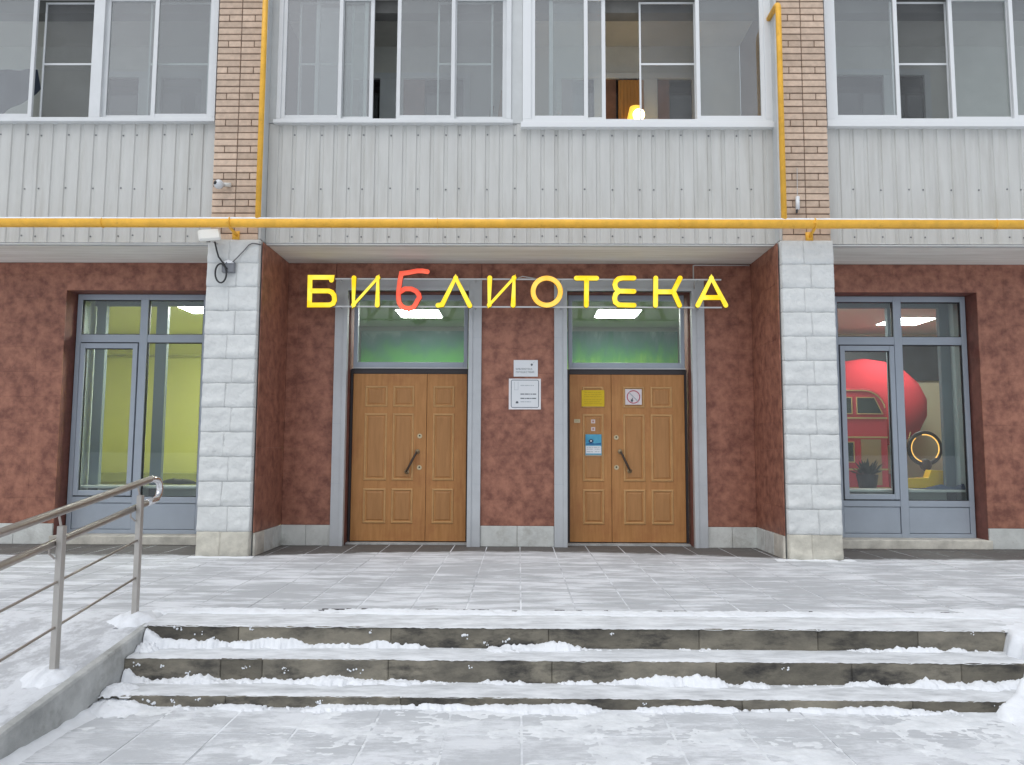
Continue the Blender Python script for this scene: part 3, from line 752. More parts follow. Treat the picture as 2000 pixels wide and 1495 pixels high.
def glazing(label, x0, x1, zb, fl, fr, fb, m_, sashes, screens, sillh, mullions=()):
    o = thing('balcony_window', label, 'window', ((x0 + x1) / 2, 8.62, zb), 'sliding balcony windows')
    outer_frame(o, x0, x1, zb, fl, fr, fb, m_)
    for a, b, lay in sashes: sash(o, a, b, zb + fb + 0.002, ZT - 0.003, 8.59 + 0.042 * lay, m_=m_)
    for a, b in screens: sash(o, a, b, zb + fb + 0.01, ZT - 0.01, 8.722, 0.022, m_, SCREENM, MID, 'insect_screen', 0.02)
    for a, b in mullions: MB().box(a, b, 8.577, 8.668, zb + fb, ZT).build('mullion', m_, o, bevel=0.003)
    sill(o, x0 - 0.02, x1 + 0.02, zb, sillh, m_)
    return o
glazing('white sliding windows of the balcony above the lime green room', -8.95, -3.545, 4.97, 0.05, 0.05, 0.03, WHITE_AL,
        [(-7.9, -7.15, 0), (-7.2, -6.42, 1), (-6.45, -5.70, 0), (-4.895, -4.28, 1), (-4.30, -3.60, 0)], [(-5.69, -5.00), (-4.42, -3.69)], 0.04, [(-5.02, -4.89)])
glazing('white sliding windows half open left of the lit lamp, above the wooden doors', -2.83, -0.10, 4.955, 0.05, 0.06, 0.03, WHITE_AL,
        [(-2.78, -2.08, 0), (-2.42, -1.80, 2), (-2.12, -1.72, 1), (-1.44, -0.76, 0), (-0.79, -0.16, 1)], [(-2.63, -1.98), (-0.98, -0.32)], 0.04)
wR = glazing('white sliding windows with the lit yellow lamp behind them', 0.03, 2.93, 4.93, 0.10, 0.09, 0.05, WHITE_PVC,
        [(0.13, 0.79, 0), (0.34, 1.00, 1), (2.05, 2.84, 0)], [(1.41, 2.08)], 0.065)
glazing('white sliding windows of the balcony above the red bus display', 3.545, 8.95, 4.94, 0.09, 0.09, 0.05, WHITE_PVC,
        [(3.63, 4.40, 0), (5.02, 5.74, 1), (5.70, 6.45, 0), (6.40, 7.15, 1)], [(4.38, 5.05)], 0.065)
# trim panels between glazing and piers
MB().box(-2.93, -2.832, YB - 0.01, 8.70, 4.935, ZT + 0.05).build('corner_panel', SHEET_D, bC)
MB().box(-0.098, 0.028, YB - 0.004, 9.84, 4.935, ZT + 0.05).build('corner_panel', SHEET_D, bC)

for x_ in (-2.944, 2.916):
    MB().box(x_, x_ + 0.028, 8.4445, YB + 0.03, 3.52, ZT + 0.05).build('pier_trim', SHEET_D, bC)
# loggia rooms behind the glazing
for s, a, b in ((0, -2.93, 2.93), (-1, -9.0, -3.5), (1, 3.5, 9.0)):
    structure('loggia_wall', MB().box(a, b, 9.86, 9.95, 3.63, 6.6), LOG_WALL, {0: 'plaster rear wall of the balcony above the sign', -1: 'plaster rear wall of the balcony above the lime green room', 1: 'plaster rear wall of the balcony above the red bus display'}[s], 'wall')
    structure('loggia_ceiling', MB().box(a, b, 8.70, 9.86, 6.56, 6.60), LOG_CEIL, {0: 'ceiling of the balcony above the sign', -1: 'ceiling of the balcony above the lime green room', 1: 'ceiling of the balcony above the red bus display'}[s], 'ceiling')
for a, b, lab in ((-9.0, -3.5, 'concrete lintel inside the balcony above the lime green room'), (-2.93, -0.1, 'concrete lintel inside the balcony with half open windows'), (0.03, 2.93, 'concrete lintel inside the balcony with the lamp'), (3.5, 9.0, 'concrete lintel inside the balcony above the bus display')):
    structure('lintel', MB().box(a, b, 8.80, 8.98, 6.40, 6.56), mat('shaded_lintel', (0.22, 0.22, 0.21), 0.9, var=0.1, scale=4), lab, 'lintel')  # dark colour carries the shadow at the ceiling beam
def plank(name, label, x0, z0, x1, z1, y, wd, m_):
    a = Vector((x0, 0, z0)); b = Vector((x1, 0, z1)); d = (b - a).normalized(); p = Vector((-d.z, 0, d.x)) * wd / 2
    tag(MB().prism([((a + p).x, (a + p).z), ((a - p).x, (a - p).z), ((b - p).x, (b - p).z), ((b + p).x, (b + p).z)], y, y + 0.025).build(name, m_), label, 'plank', None, 'thing')
PW = mat('bare_wood', (0.40, 0.27, 0.18), 0.8, var=0.15, scale=6)
plank('wooden_plank', 'pale plank leaning in the corner behind the half open window', -0.42, 3.65, -0.20, 5.52, 8.98, 0.06, PW)
plank('wooden_plank', 'darker plank leaning beside the pale one behind the half open window', -0.52, 3.65, -0.34, 5.36, 9.05, 0.05, mat('old_wood', (0.24, 0.16, 0.11), 0.8))
mb = MB(); nx_, nz_ = 16, 12
for j in range(nz_ + 1):
    for i in range(nx_ + 1):
        u, v = i / nx_, j / nz_; mb.v.append((-6.60 + 0.52 * u + 0.10 * (1 - v) * (u - 0.5), 9.22 + 0.03 * math.sin(u * 14) * (1 - v * 0.5), 5.92 - (0.62 - 0.38 * u * u) * (1 - v) * (1 + 0.12 * math.sin(u * 9)) - 0.02 * math.sin(u * 3.1)))
for j in range(nz_):
    for i in range(nx_): k = j * (nx_ + 1) + i; mb.f.append((k, k + 1, k + nx_ + 2, k + nx_ + 1))
lo_ = thing('laundry', 'dark blue laundry hanging behind the balcony window', 'laundry', (-6.1, 9.22, 5.3)); mb.build('cloth', mat('dark_blue_cloth', (0.05, 0.06, 0.09), 0.9), lo_, True)
MB().tube([(-8.9, 9.22, 5.91), (-3.55, 9.22, 5.91)], 0.004, 6).build('line', WHITE_AL, lo_)
def flat_window(label, panes, z0, z1, curtain=None):
    x0, x1 = panes[0][0] - 0.08, panes[-1][1] + 0.08
    o = thing('apartment_window', label, 'window', ((x0 + x1) / 2, 9.85, z0), 'apartment windows behind the balcony glazing')
    f = MB(); f.box(x0, x1, 9.79, 9.858, z1, z1 + 0.08); f.box(x0, x1, 9.79, 9.858, z0 - 0.06, z0)
    e = x0
    for a, b in panes: f.box(e, a, 9.79, 9.858, z0, z1); e = b
    f.box(e, x1, 9.79, 9.858, z0, z1)
    f.build('frame', WHITE_AL, o, bevel=0.004)
    for i, (a, b) in enumerate(panes):
        MB().box(a - 0.004, b + 0.004, 9.835, 9.842, z0 - 0.004, z1 + 0.004).build('pane', DARKPANE, o)
        if curtain: MB().box(a + 0.002, a + (b - a) * 0.35, 9.822, 9.832, z0, z1).build('curtain', BROWNFR, o)
    return o
flat_window('dark panes in white frames behind the balcony glazing above the lime room', [(-5.50, -5.08), (-4.78, -4.24)], 4.5, 6.10)
flat_window('dark window with brown curtain seen through the half open balcony window', [(-2.30, -1.86), (-1.55, -0.75)], 4.5, 6.08, True)
flat_window('dark apartment window behind the lit yellow lamp', [(0.55, 0.98), (1.10, 1.60), (1.82, 2.28)], 4.5, 6.08, True)
flat_window('dark panes in white frames behind the balcony glazing above the bus display', [(4.15, 4.80), (5.02, 5.34)], 4.5, 6.13)
ct = MB(); nn_ = 24
for z in (4.6, 6.05):
    for i in range(nn_ + 1): ct.v.append((1.30 + 0.34 * i / nn_, 9.775 + 0.014 * math.sin(i * 1.9), z))
for i in range(nn_): ct.f.append((i, i + 1, nn_ + 2 + i, nn_ + 1 + i))
tag(ct.build('curtain', mat('amber_curtain', (0.50, 0.25, 0.08), 0.8), None, True), 'amber curtain lit by the lamp behind the balcony window', 'curtain', None, 'thing')
lp = thing('floor_lamp', 'glowing yellow lamp behind the balcony window', 'lamp', (1.50, 9.55, 3.62))
MB().cyl((1.50, 9.55), 0.14, 0.12, 3.62, 3.65).build('base', GRIP, lp); MB().tube([(1.50, 9.55, 3.65), (1.50, 9.55, 5.35)], 0.012, 8).build('pole', GRIP, lp)
MB().cyl((1.50, 9.62), 0.13, 0.075, 5.36, 5.60, 24).build('shade', emit('lamp_shade_glow', (1.0, 0.60, 0.08), 1.1), lp, True)
MB().ball((1.52, 9.48, 5.44), 0.075).build('bulb', emit('bulb_glow', (1.0, 0.72, 0.30), 22), lp, True)

# ================================================================== GAS PIPE
gp = thing('gas_pipe', 'yellow gas pipe with two risers across the facade', 'pipe', (0, 8.25, 3.645))
MB().tube([(-9, 8.25, 3.645), (9, 8.25, 3.645)], 0.052, 20).build('main_pipe', YELLOW, gp, True)
MB().tube([(-2.885, 8.25, 3.66), (-2.885, 8.25, 7.4)], 0.031, 14).build('riser', YELLOW, gp, True)
MB().tube([(2.90, 8.25, 3.66), (2.90, 8.25, 6.12)] + [(2.90, 8.25 + 0.07 * (1 - math.cos(t)), 6.12 + 0.07 * math.sin(t)) for t in (0.4, 0.8, 1.2, 1.57)] + [(2.90, 8.62, 6.19)], 0.031, 14).build('riser', YELLOW, gp, True)
for x in (-3.19, 3.23):
    mb = MB(); mb.tube([(x, 8.25, 3.595), (x + 0.015, 8.43, 3.55)], 0.017, 8); mb.box(x - 0.035, x + 0.045, 8.415, 8.428, 3.50, 3.60); mb.tube([(x, 8.25 + 0.056 * math.sin(t), 3.645 + 0.056 * math.cos(t)) for t in frange(0, 2 * math.pi, 16)], 0.008, 6); mb.ball((x - 0.01, 8.197, 3.64), 0.014)
    mb.build('bracket', YELLOW, gp, True)
for x in (-0.9, 1.75, -4.6, 5.2):
    MB().tube([(x, 8.25 + 0.0535 * math.sin(t), 3.645 + 0.0535 * math.cos(t)) for t in frange(0, 2 * math.pi, 18)], 0.004, 6).build('weld_seam', YELLOW, gp, True)
mb = MB(); n = 460; prev = None
for i in range(n + 1):
    x = -9 + 18 * i / n; h = max(0.001, 0.010 + 0.006 * nz(x * 1.1, 3) + 0.004 * nz(x * 9, 8)); b = len(mb.v)
    for q in range(7):
        t = (q / 6 * 2 - 1) * 0.75
        mb.v.append((x, 8.25 + 0.0525 * math.sin(t), 3.645 + 0.0515 * math.cos(t) + h * max(0, 1 - (t / 0.75) ** 2)))
    if i:
        for q in range(6): mb.f.append((b - 7 + q, b + q, b + q + 1, b - 7 + q + 1))
mb.build('snow_line', SNOW, gp, True)

# ================================================================== DOORS
def surround(label, x0, x1, xi0, xi1):
    o = thing('door_surround', label, 'door frame', ((x0 + x1) / 2, 9.42, 0), 'grey moulded door surrounds')
    for a, b, inner in ((x0, xi0, 1), (xi1, x1, -1)):
        mb = MB(); mb.box(a, b, 9.405, 9.462, 0.0, 3.285)
        if inner > 0: mb.box(b - 0.045, b + 0.004, 9.390, 9.475, 0.0, 3.14)
        else: mb.box(a - 0.004, a + 0.045, 9.390, 9.475, 0.0, 3.14)
        mb.box(a + 0.028, a + 0.032, 9.4035, 9.406, 0, 3.28); mb.build('jamb', SURR, o, bevel=0.004)
        for z in (0.75, 1.48, 2.55): MB().box(a - 0.001, b + 0.001, 9.4035, 9.41, z, z + 0.004).build('joint', INK2, o)
    mb = MB(); mb.box(xi0, xi1, 9.404, 9.462, 3.135, 3.284); mb.box(xi0 - 0.003, xi1 + 0.003, 9.389, 9.46, 3.135, 3.18); mb.build('head', SURR, o, bevel=0.004)
    return o
surround('grey moulded surround of the door whose narrow leaf stands on the inner side', -2.285, -0.465, -2.13, -0.62)
surround('grey moulded surround of the door that carries the notices', 0.435, 2.29, 0.59, 2.135)

def transom(label, x0, x1):
    o = thing('transom_window', label, 'window', ((x0 + x1) / 2, 9.68, 2.18), 'transom windows over the doors')
    f = MB(); zb, zt = 2.185, 3.135; w_ = 0.05
    f.box(x0, x0 + w_, 9.655, 9.73, zb, zt); f.box(x1 - w_, x1, 9.655, 9.73, zb, zt); f.box(x0 + w_, x1 - w_, 9.656, 9.729, zb, zb + 0.085); f.box(x0 + w_, x1 - w_, 9.656, 9.729, zt - 0.07, zt)
    f.build('frame', ALU, o, bevel=0.004)
    MB().box(x0 - 0.0, x1, 9.635, 9.66, zb + 0.001, zb + 0.018).build('drip_bar', SURR, o)
    MB().box(x0 + w_ - 0.01, x1 - w_ + 0.01, 9.69, 9.696, zb + 0.075, zt - 0.06).build('pane', GLASS, o)
    return o
transom('green tinted transom window over the door without notices', -2.10, -0.65)
transom('green and blue transom window over the door with notices', 0.625, 2.095)

def door_panel(parent, x0, x1, z0, z1, Y):
    """raised moulding round a fielded panel"""
    mb = MB(); w_ = 0.034
    ox0, ox1, oz0, oz1 = x0, x1, z0, z1
    def ring(q, y): return [(x0 + q, y, z0 + q), (x1 - q, y, z0 + q), (x1 - q, y, z1 - q), (x0 + q, y, z1 - q)]
    lv = [(0, 0), (0.006, -0.010), (0.020, -0.013), (w_, 0.004), (w_ + 0.004, 0.004)]
    for q, y in lv: mb.v += ring(q, Y + y)
    for k in range(len(lv) - 1):
        for i in range(4): j = (i + 1) % 4; mb.f.append((4 * k + i, 4 * k + j, 4 * k + 4 + j, 4 * k + 4 + i))
    o = mb.build('panel_moulding', WOOD2, parent, fix=False)
    mb = MB(); q = w_ + 0.003
    for qq, y in ((q, 0.001), (q + 0.018, -0.007)): mb.v += ring(qq, Y + y)
    for i in range(4): j = (i + 1) % 4; mb.f.append((i, j, 4 + j, 4 + i))
    mb.f.append((4, 5, 6, 7)); mb.build('door_panel', WOOD3, parent, fix=False)
def leaf(parent, x0, x1, cols):
    Y = 9.66; o = MB().box(x0, x1, Y, Y + 0.05, 0.035, 2.12).build('door_leaf', WOOD, parent, bevel=0.003)
    for a, b in cols:
        for c, d in ((1.70, 1.968), (0.78, 1.622), (0.25, 0.684)): door_panel(o, a, b, c, d, Y)
    return o
def handle(parent, p0, p1):
    a, b = Vector(p0), Vector(p1); Y = 9.66
    d = b - a; f = lambda t, y: (a.x + d.x * t, y, a.z + d.z * t)
    MB().tube([f(-0.02, Y - 0.045), f(0.12, Y - 0.062), f(0.5, Y - 0.066), f(0.88, Y - 0.062), f(1.02, Y - 0.045)], [0.010, 0.013, 0.015, 0.013, 0.010], 10).build('handle_grip', GRIP, parent, True)
    for t in (0.02, 0.98):
        mb = MB(); mb.tube([f(t, Y - 0.058), f(t, Y)], [0.014, 0.019], 10); mb.tube([f(t, Y - 0.008), f(t, Y)], 0.030, 14); mb.build('handle_mount', BRASS, parent, True)
def lock(parent, x, z):
    mb = MB(); mb.tube([(x, 9.652, z), (x, 9.66, z)], 0.030, 16); o = mb.build('lock_plate', BRASS, parent)
    MB().tube([(x, 9.650, z + 0.004), (x, 9.656, z + 0.004)], 0.011, 10).build('keyhole', GASKET, o)
def dframe(o, x0, x1, z=2.185):
    f = MB(); f.box(x0 - 0.03, x0 - 0.002, 9.655, 9.74, 0, z); f.box(x1 + 0.002, x1 + 0.03, 9.655, 9.74, 0, z); f.box(x0, x1, 9.656, 9.739, 2.122, z); f.box(x0, x1, 9.70, 9.76, 0.02, 2.13)
    f.build('frame', DARKFR, o); MB().box(x0 - 0.03, x1 + 0.03, 9.56, 9.74, 0.001, 0.022).build('threshold', CONC, o)
dl = thing('double_door', 'brown panelled double door with no notices on it', 'door', (-1.38, 9.68, 0), 'wooden double doors')
dframe(dl, -2.095, -0.655)
lf = leaf(dl, -2.093, -1.162, [(-1.942, -1.655), (-1.588, -1.318)]); handle(lf, (-1.266, 9.6, 1.147), (-1.402, 9.6, 0.885)); lock(lf, -1.243, 1.336); lock(lf, -1.242, 0.943)
leaf(dl, -1.157, -0.657, [(-1.081, -0.810)])
dr = thing('double_door', 'brown panelled double door covered with notices', 'door', (1.36, 9.68, 0), 'wooden double doors')
dframe(dr, 0.637, 2.083)
leaf(dr, 0.639, 1.160, [(0.800, 1.068)])
lf = leaf(dr, 1.165, 2.081, [(1.310, 1.582), (1.655, 1.930)]); handle(lf, (1.267, 9.6, 1.158), (1.387, 9.6, 0.907)); lock(lf, 1.222, 1.329); lock(lf, 1.222, 0.955)

# ------------------------------------------------------------------ notices on the door and the wall
def paper(name, label, cat, x0, x1, z0, z1, material, y=9.6445, t=0.002):
    o = MB().box(x0, x1, y, y + t, z0, z1).build(name, material); return tag(o, label, cat, None, 'thing')
def lines(parent, rows, y, material, h=0.007):
    """rows of small print: (x0, x1, z)"""
    for k, (a, b, z) in enumerate(rows):
        mb = MB(); x = a; random.seed(k * 13 + int(a * 100))
        while x < b - 0.004:
            l = min(random.uniform(0.012, 0.05), b - x); mb.box(x, x + l, y - 0.0008, y, z - h / 2, z + h / 2); x += l + 0.006
        mb.build('print_line', material, parent)
YP = mat('yellow_paper', (0.66, 0.47, 0.012), 0.7, var=0.05, scale=14); YINK = mat('ochre_ink', (0.50, 0.33, 0.01), 0.7)
yn = paper('notice', 'plain yellow paper notice on the narrow door leaf', 'notice', 0.789, 1.075, 1.716, 1.922, YP)
lines(yn, [(0.83, 1.03, 1.89), (0.82, 1.04, 1.865), (0.82, 1.05, 1.84), (0.82, 1.04, 1.80), (0.82, 1.02, 1.775), (0.82, 1.05, 1.75)], 9.6445, YINK, 0.008)
ns = paper('no_smoking_sign', 'white square no smoking sign with red ring', 'sign', 1.337, 1.544, 1.740, 1.936, mat('pinkish_card', (0.72, 0.66, 0.68), 0.5), 9.6445)
RED = mat('faded_red', (0.50, 0.12, 0.16), 0.5)
cx_, cz_ = 1.4405, 1.838
MB().tube([(cx_ + 0.078 * math.cos(t), 9.644, cz_ + 0.078 * math.sin(t)) for t in frange(0, 2 * math.pi, 40)], 0.0075, 6, False, 0.15).build('ring', RED, ns, True)
MB().prism([(cx_ - 0.062, cz_ + 0.052), (cx_ - 0.052, cz_ + 0.062), (cx_ + 0.060, cz_ - 0.050), (cx_ + 0.050, cz_ - 0.060)], 9.6425, 9.6440).build('slash', INK2, ns)
mb = MB(); mb.prism([(cx_ - 0.020 + 0.016 * math.cos(t), cz_ - 0.045 + 0.018 * math.sin(t)) for t in frange(0, 5.9, 11)], 9.6415, 9.6424); mb.prism([(cx_ - 0.012, cz_ - 0.032), (cx_ - 0.004, cz_ - 0.026), (cx_ - 0.010, cz_ - 0.008), (cx_ - 0.018, cz_ - 0.012)], 9.6415, 9.6424); mb.build('cigarette', INK, ns)
BL = mat('poster_blue', (0.03, 0.26, 0.45), 0.4, var=0.0, col2=(0.10, 0.42, 0.58), scale=8)
po = paper('poster', 'blue and white poster taped to the narrow door leaf', 'poster', 0.835, 1.036, 1.112, 1.366, BL)
MB().box(0.839, 1.032, 9.6435, 9.6443, 1.128, 1.222).build('white_field', WHITE, po)
MB().box(0.83, 1.04, 9.6455, 9.6465, 1.095, 1.125).build('tape', mat('clear_tape', (0.40, 0.33, 0.25), 0.3), po)
MB().prism([(0.905 + 0.032 * math.cos(t), 1.282 + 0.024 * math.sin(t)) for t in frange(0, 5.9, 13)], 9.6432, 9.6443).build('emblem', mat('navy', (0.01, 0.04, 0.10), 0.4), po)
MB().prism([(0.905 + 0.012 * math.cos(t), 1.284 + 0.010 * math.sin(t)) for t in frange(0, 5.9, 9)], 9.6424, 9.6431).build('emblem_centre', WHITE, po)
MB().prism([(0.842, 1.236), (1.03, 1.236), (1.03, 1.262), (0.95, 1.252), (0.90, 1.262), (0.842, 1.250)], 9.6432, 9.6443).build('wave', mat('deep_blue', (0.01, 0.12, 0.30), 0.4), po)
lines(po, [(0.85, 1.02, 1.205), (0.85, 0.93, 1.182), (0.95, 1.02, 1.182), (0.85, 0.93, 1.150), (0.95, 1.02, 1.150)], 9.6435, INK2, 0.008)
for lab, z in (('upper of two small white stickers above the blue poster', 1.528), ('lower of two small white stickers above the blue poster', 1.433)):
    k = paper('sticker', lab, 'sticker', 0.908, 0.958, z - 0.024, z + 0.024, mat('sticker_white', (0.66, 0.58, 0.56), 0.5), 9.6505)
    MB().box(0.922, 0.944, 9.6495, 9.6504, z - 0.012, z + 0.012).build('print', mat('sticker_print', (0.42, 0.20, 0.18), 0.5), k)
k = paper('label_plate', 'small cream label plate near the hinge of the narrow leaf', 'plate', 0.695, 0.770, 1.510, 1.556, mat('cream_plate', (0.56, 0.48, 0.30), 0.5), 9.652, 0.006)
lines(k, [(0.705, 0.760, 1.542), (0.705, 0.755, 1.525)], 9.652, mat('cream_ink', (0.36, 0.30, 0.17), 0.6), 0.006)

def text(name, s_, x, z, size, y, material, parent, align='LEFT'):
    c = bpy.data.curves.new(name, 'FONT'); c.body = s_; c.size = size; c.align_x = align; c.extrude = 0.0004
    t = bpy.data.objects.new(name, c); COL.objects.link(t); bpy.context.view_layer.update()
    me = bpy.data.meshes.new_from_object(t.evaluated_get(bpy.context.evaluated_depsgraph_get()))
    bpy.data.objects.remove(t); me.materials.clear(); me.materials.append(material); me.name = name
    me.transform(Matrix.Translation((x, y, z)) @ Matrix.Rotation(math.pi / 2, 4, 'X'))
    o = place(name, me, parent); o['kind'] = 'stuff'; return o
pq = paper('name_plaque', 'small white plaque with the library name on the wall between the doors', 'plaque', -0.065, 0.233, 2.070, 2.275, WHITE, 9.436, 0.013)
text('lettering', 'БИБЛИОТЕКА', -0.040, 2.153, 0.030, 9.4352, INK, pq); text('lettering', 'ПУТЕШЕСТВИЙ', -0.040, 2.114, 0.030, 9.4352, INK, pq)
MB().prism([(0.158 + 0.014 * math.cos(t), 2.218 + 0.014 * math.sin(t)) for t in frange(0, 5.9, 11)] , 9.4348, 9.4358).build('emblem', INK, pq)
MB().prism([(0.150, 2.214), (0.158, 2.196), (0.166, 2.214)], 9.4346, 9.4356).build('emblem_tip', INK, pq)
MB().tube([(0.172, 9.4355, 2.236), (0.184, 9.4355, 2.244), (0.190, 9.4355, 2.256)], 0.0022, 6).build('emblem_tail', INK2, pq)
hb = paper('opening_hours_board', 'white opening hours board with grey rounded border between the doors', 'board', -0.124, 0.271, 1.664, 2.044, mat('board_white', (0.78, 0.77, 0.79), 0.4), 9.436, 0.013)
def rrect(x0, x1, z0, z1, r, y):
    p = []
    for cx0, cz0, a0 in ((x1 - r, z1 - r, 0), (x0 + r, z1 - r, 90), (x0 + r, z0 + r, 180), (x1 - r, z0 + r, 270)):
        for k in range(5): t = R(a0 + k * 22.5); p.append((cx0 + r * math.cos(t), y, cz0 + r * math.sin(t)))
    return p + [p[0]]
MB().tube(rrect(-0.094, 0.243, 1.688, 2.026, 0.02, 9.436), 0.0055, 6, False, 0.2).build('border', mat('slate_ink', (0.16, 0.20, 0.24), 0.5), hb)
MB().box(-0.088, 0.237, 9.4352, 9.4362, 1.694, 2.020).build('sheet', WHITE, hb)
lines(hb, [(0.020, 0.185, 1.960), (0.020, 0.150, 1.758)], 9.4352, INK2, 0.010)
lines(hb, [(0.020, 0.220, 1.853), (0.020, 0.220, 1.800)], 9.4352, INK, 0.012)
MB().tube([(-0.055, 9.435, 2.005), (-0.055, 9.435, 1.905), (-0.010, 9.435, 1.905), (-0.010, 9.435, 2.005)], 0.002, 5).build('book_outline', INK2, hb)
MB().prism([(-0.038, 1.738), (-0.006, 1.738), (-0.006, 1.756), (-0.022, 1.768), (-0.038, 1.756)], 9.4342, 9.4352).build('house_mark', INK, hb)

# ================================================================== LIBRARY SIGN
def glow(name, c1, c2, strength, base):
    """lit acrylic letter: uneven warm and bright zones along the tube"""
    M = emit(name, c1, strength, base, False); n = M.node_tree; L = n.links; b = n.nodes['Principled BSDF']
    g_ = n.nodes.new('ShaderNodeNewGeometry'); t = n.nodes.new('ShaderNodeTexNoise'); t.inputs['Scale'].default_value = 5.5; t.inputs['Detail'].default_value = 2; L.new(g_.outputs['Position'], t.inputs['Vector'])
    q = n.nodes.new('ShaderNodeValToRGB'); q.color_ramp.elements[0].position = 0.38; q.color_ramp.elements[1].position = 0.66; q.color_ramp.elements[0].color = (*c2, 1); q.color_ramp.elements[1].color = (*c1, 1)
    L.new(t.outputs['Fac'], q.inputs[0]); L.new(q.outputs[0], b.inputs['Emission Color']); return M
YE = glow('sign_yellow', (1.0, 0.86, 0.10), (1.0, 0.66, 0.012), 0.92, (0.6, 0.42, 0.02)); YO = glow('sign_orange_yellow', (1.0, 0.62, 0.12), (1.0, 0.46, 0.04), 0.9, (0.6, 0.4, 0.05)); RE = glow('sign_red', (0.95, 0.16, 0.08), (0.85, 0.09, 0.045), 0.85, (0.5, 0.07, 0.05))
YSIDE = mat('sign_side', (0.30, 0.20, 0.015), 0.5); RSIDE = mat('sign_side_red', (0.20, 0.03, 0.02), 0.5)
LET = [[[(-2.289, 3.218), (-2.285, 3.252), (-2.551, 3.252), (-2.549, 2.91), (-2.305, 2.912), (-2.262, 2.93), (-2.245, 2.97), (-2.252, 3.03), (-2.28, 3.068), (-2.32, 3.084), (-2.545, 3.084)]],
       [[(-2.015, 3.247), (-2.013, 2.913), (-1.723, 3.248), (-1.724, 2.911)]],
       [[(-1.121, 3.325), (-1.180, 3.335), (-1.243, 3.335), (-1.358, 3.312), (-1.437, 3.303), (-1.454, 3.208), (-1.466, 3.100), (-1.469, 3.020), (-1.459, 2.946), (-1.430, 2.900), (-1.385, 2.876), (-1.336, 2.870), (-1.285, 2.884), (-1.256, 2.925), (-1.236, 2.970), (-1.212, 3.005), (-1.222, 3.045), (-1.255, 3.085), (-1.311, 3.112), (-1.39, 3.113), (-1.447, 3.074)]],
       [[(-0.986, 2.911), (-0.936, 2.918), (-0.775, 3.25), (-0.599, 2.908)]],
       [[(-0.359, 3.251), (-0.363, 2.917), (-0.064, 3.252), (-0.074, 2.914)]],
       [[(0.334 + 0.166 * math.cos(t), 3.083 + 0.167 * math.sin(t)) for t in frange(0, 2 * math.pi, 40)]],
       [[(0.693, 3.25), (0.94, 3.25)], [(0.818, 3.25), (0.813, 2.916)]],
       [[(1.393, 3.253), (1.255, 3.253), (1.205, 3.243), (1.172, 3.212), (1.160, 3.170), (1.172, 3.125), (1.209, 3.092), (1.391, 3.089)], [(1.209, 3.092), (1.170, 3.055), (1.155, 3.005), (1.165, 2.955), (1.207, 2.922), (1.39, 2.918)]],
       [[(1.657, 3.254), (1.65, 2.918)], [(1.655, 3.084), (1.864, 3.085)], [(1.953, 3.255), (1.869, 3.09), (1.941, 2.919)]],
       [[(2.161, 2.92), (2.332, 3.256), (2.499, 2.921)], [(2.224, 3.015), (2.44, 3.016)]]]
sg = thing('library_sign', 'glowing yellow letter sign with one red letter over the doors', 'sign', (0, 9.2, 2.9))
for k, strokes in enumerate(LET):
    face = MB(); back = MB(); red = k == 2
    for p in strokes:
        face.tube([(x, 9.190, z) for x, z in p], 0.0295, 12, True, 0.5, True)
        back.tube([(x, 9.210, z) for x, z in p], 0.0325, 12, True, 0.95, True)
    o = face.build('letter', RE if red else YO if k == 5 else YE, sg, True); back.build('letter_side', RSIDE if red else YSIDE, o, True)
RAILM = mat('rail_aluminium', (0.55, 0.56, 0.57), 0.35, metal=0.6)
for z in (3.243, 2.900):
    MB().box(-2.50, 2.46, 9.226, 9.242, z - 0.009, z + 0.009).build('rail', RAILM, sg)
    for x in (-2.2, -0.54, 0.51, 2.2): MB().tube([(x, 9.242, z), (x, 9.47, z)], 0.006, 8).build('standoff', RAILM, sg)
MB().tube([(2.17, 9.435, 3.15), (2.17, 9.437, 3.465), (2.19, 9.437, 3.473), (2.87, 9.437, 3.473)], 0.008, 8).build('conduit', mat('conduit_white', (0.55, 0.54, 0.52), 0.5), sg, True)
MB().tube([(2.17, 9.435, 3.15), (2.16, 9.33, 3.22), (2.14, 9.25, 3.243)], 0.006, 6).build('cable', mat('pale_cable', (0.5, 0.5, 0.5), 0.5), sg, True)
MB().tube([(-0.03, 9.22, 3.25), (0.04, 9.21, 3.275), (0.12, 9.215, 3.262), (0.20, 9.22, 3.25)], 0.006, 6).build('cable', mat('pale_cable', (0.5, 0.5, 0.5), 0.5), sg, True)

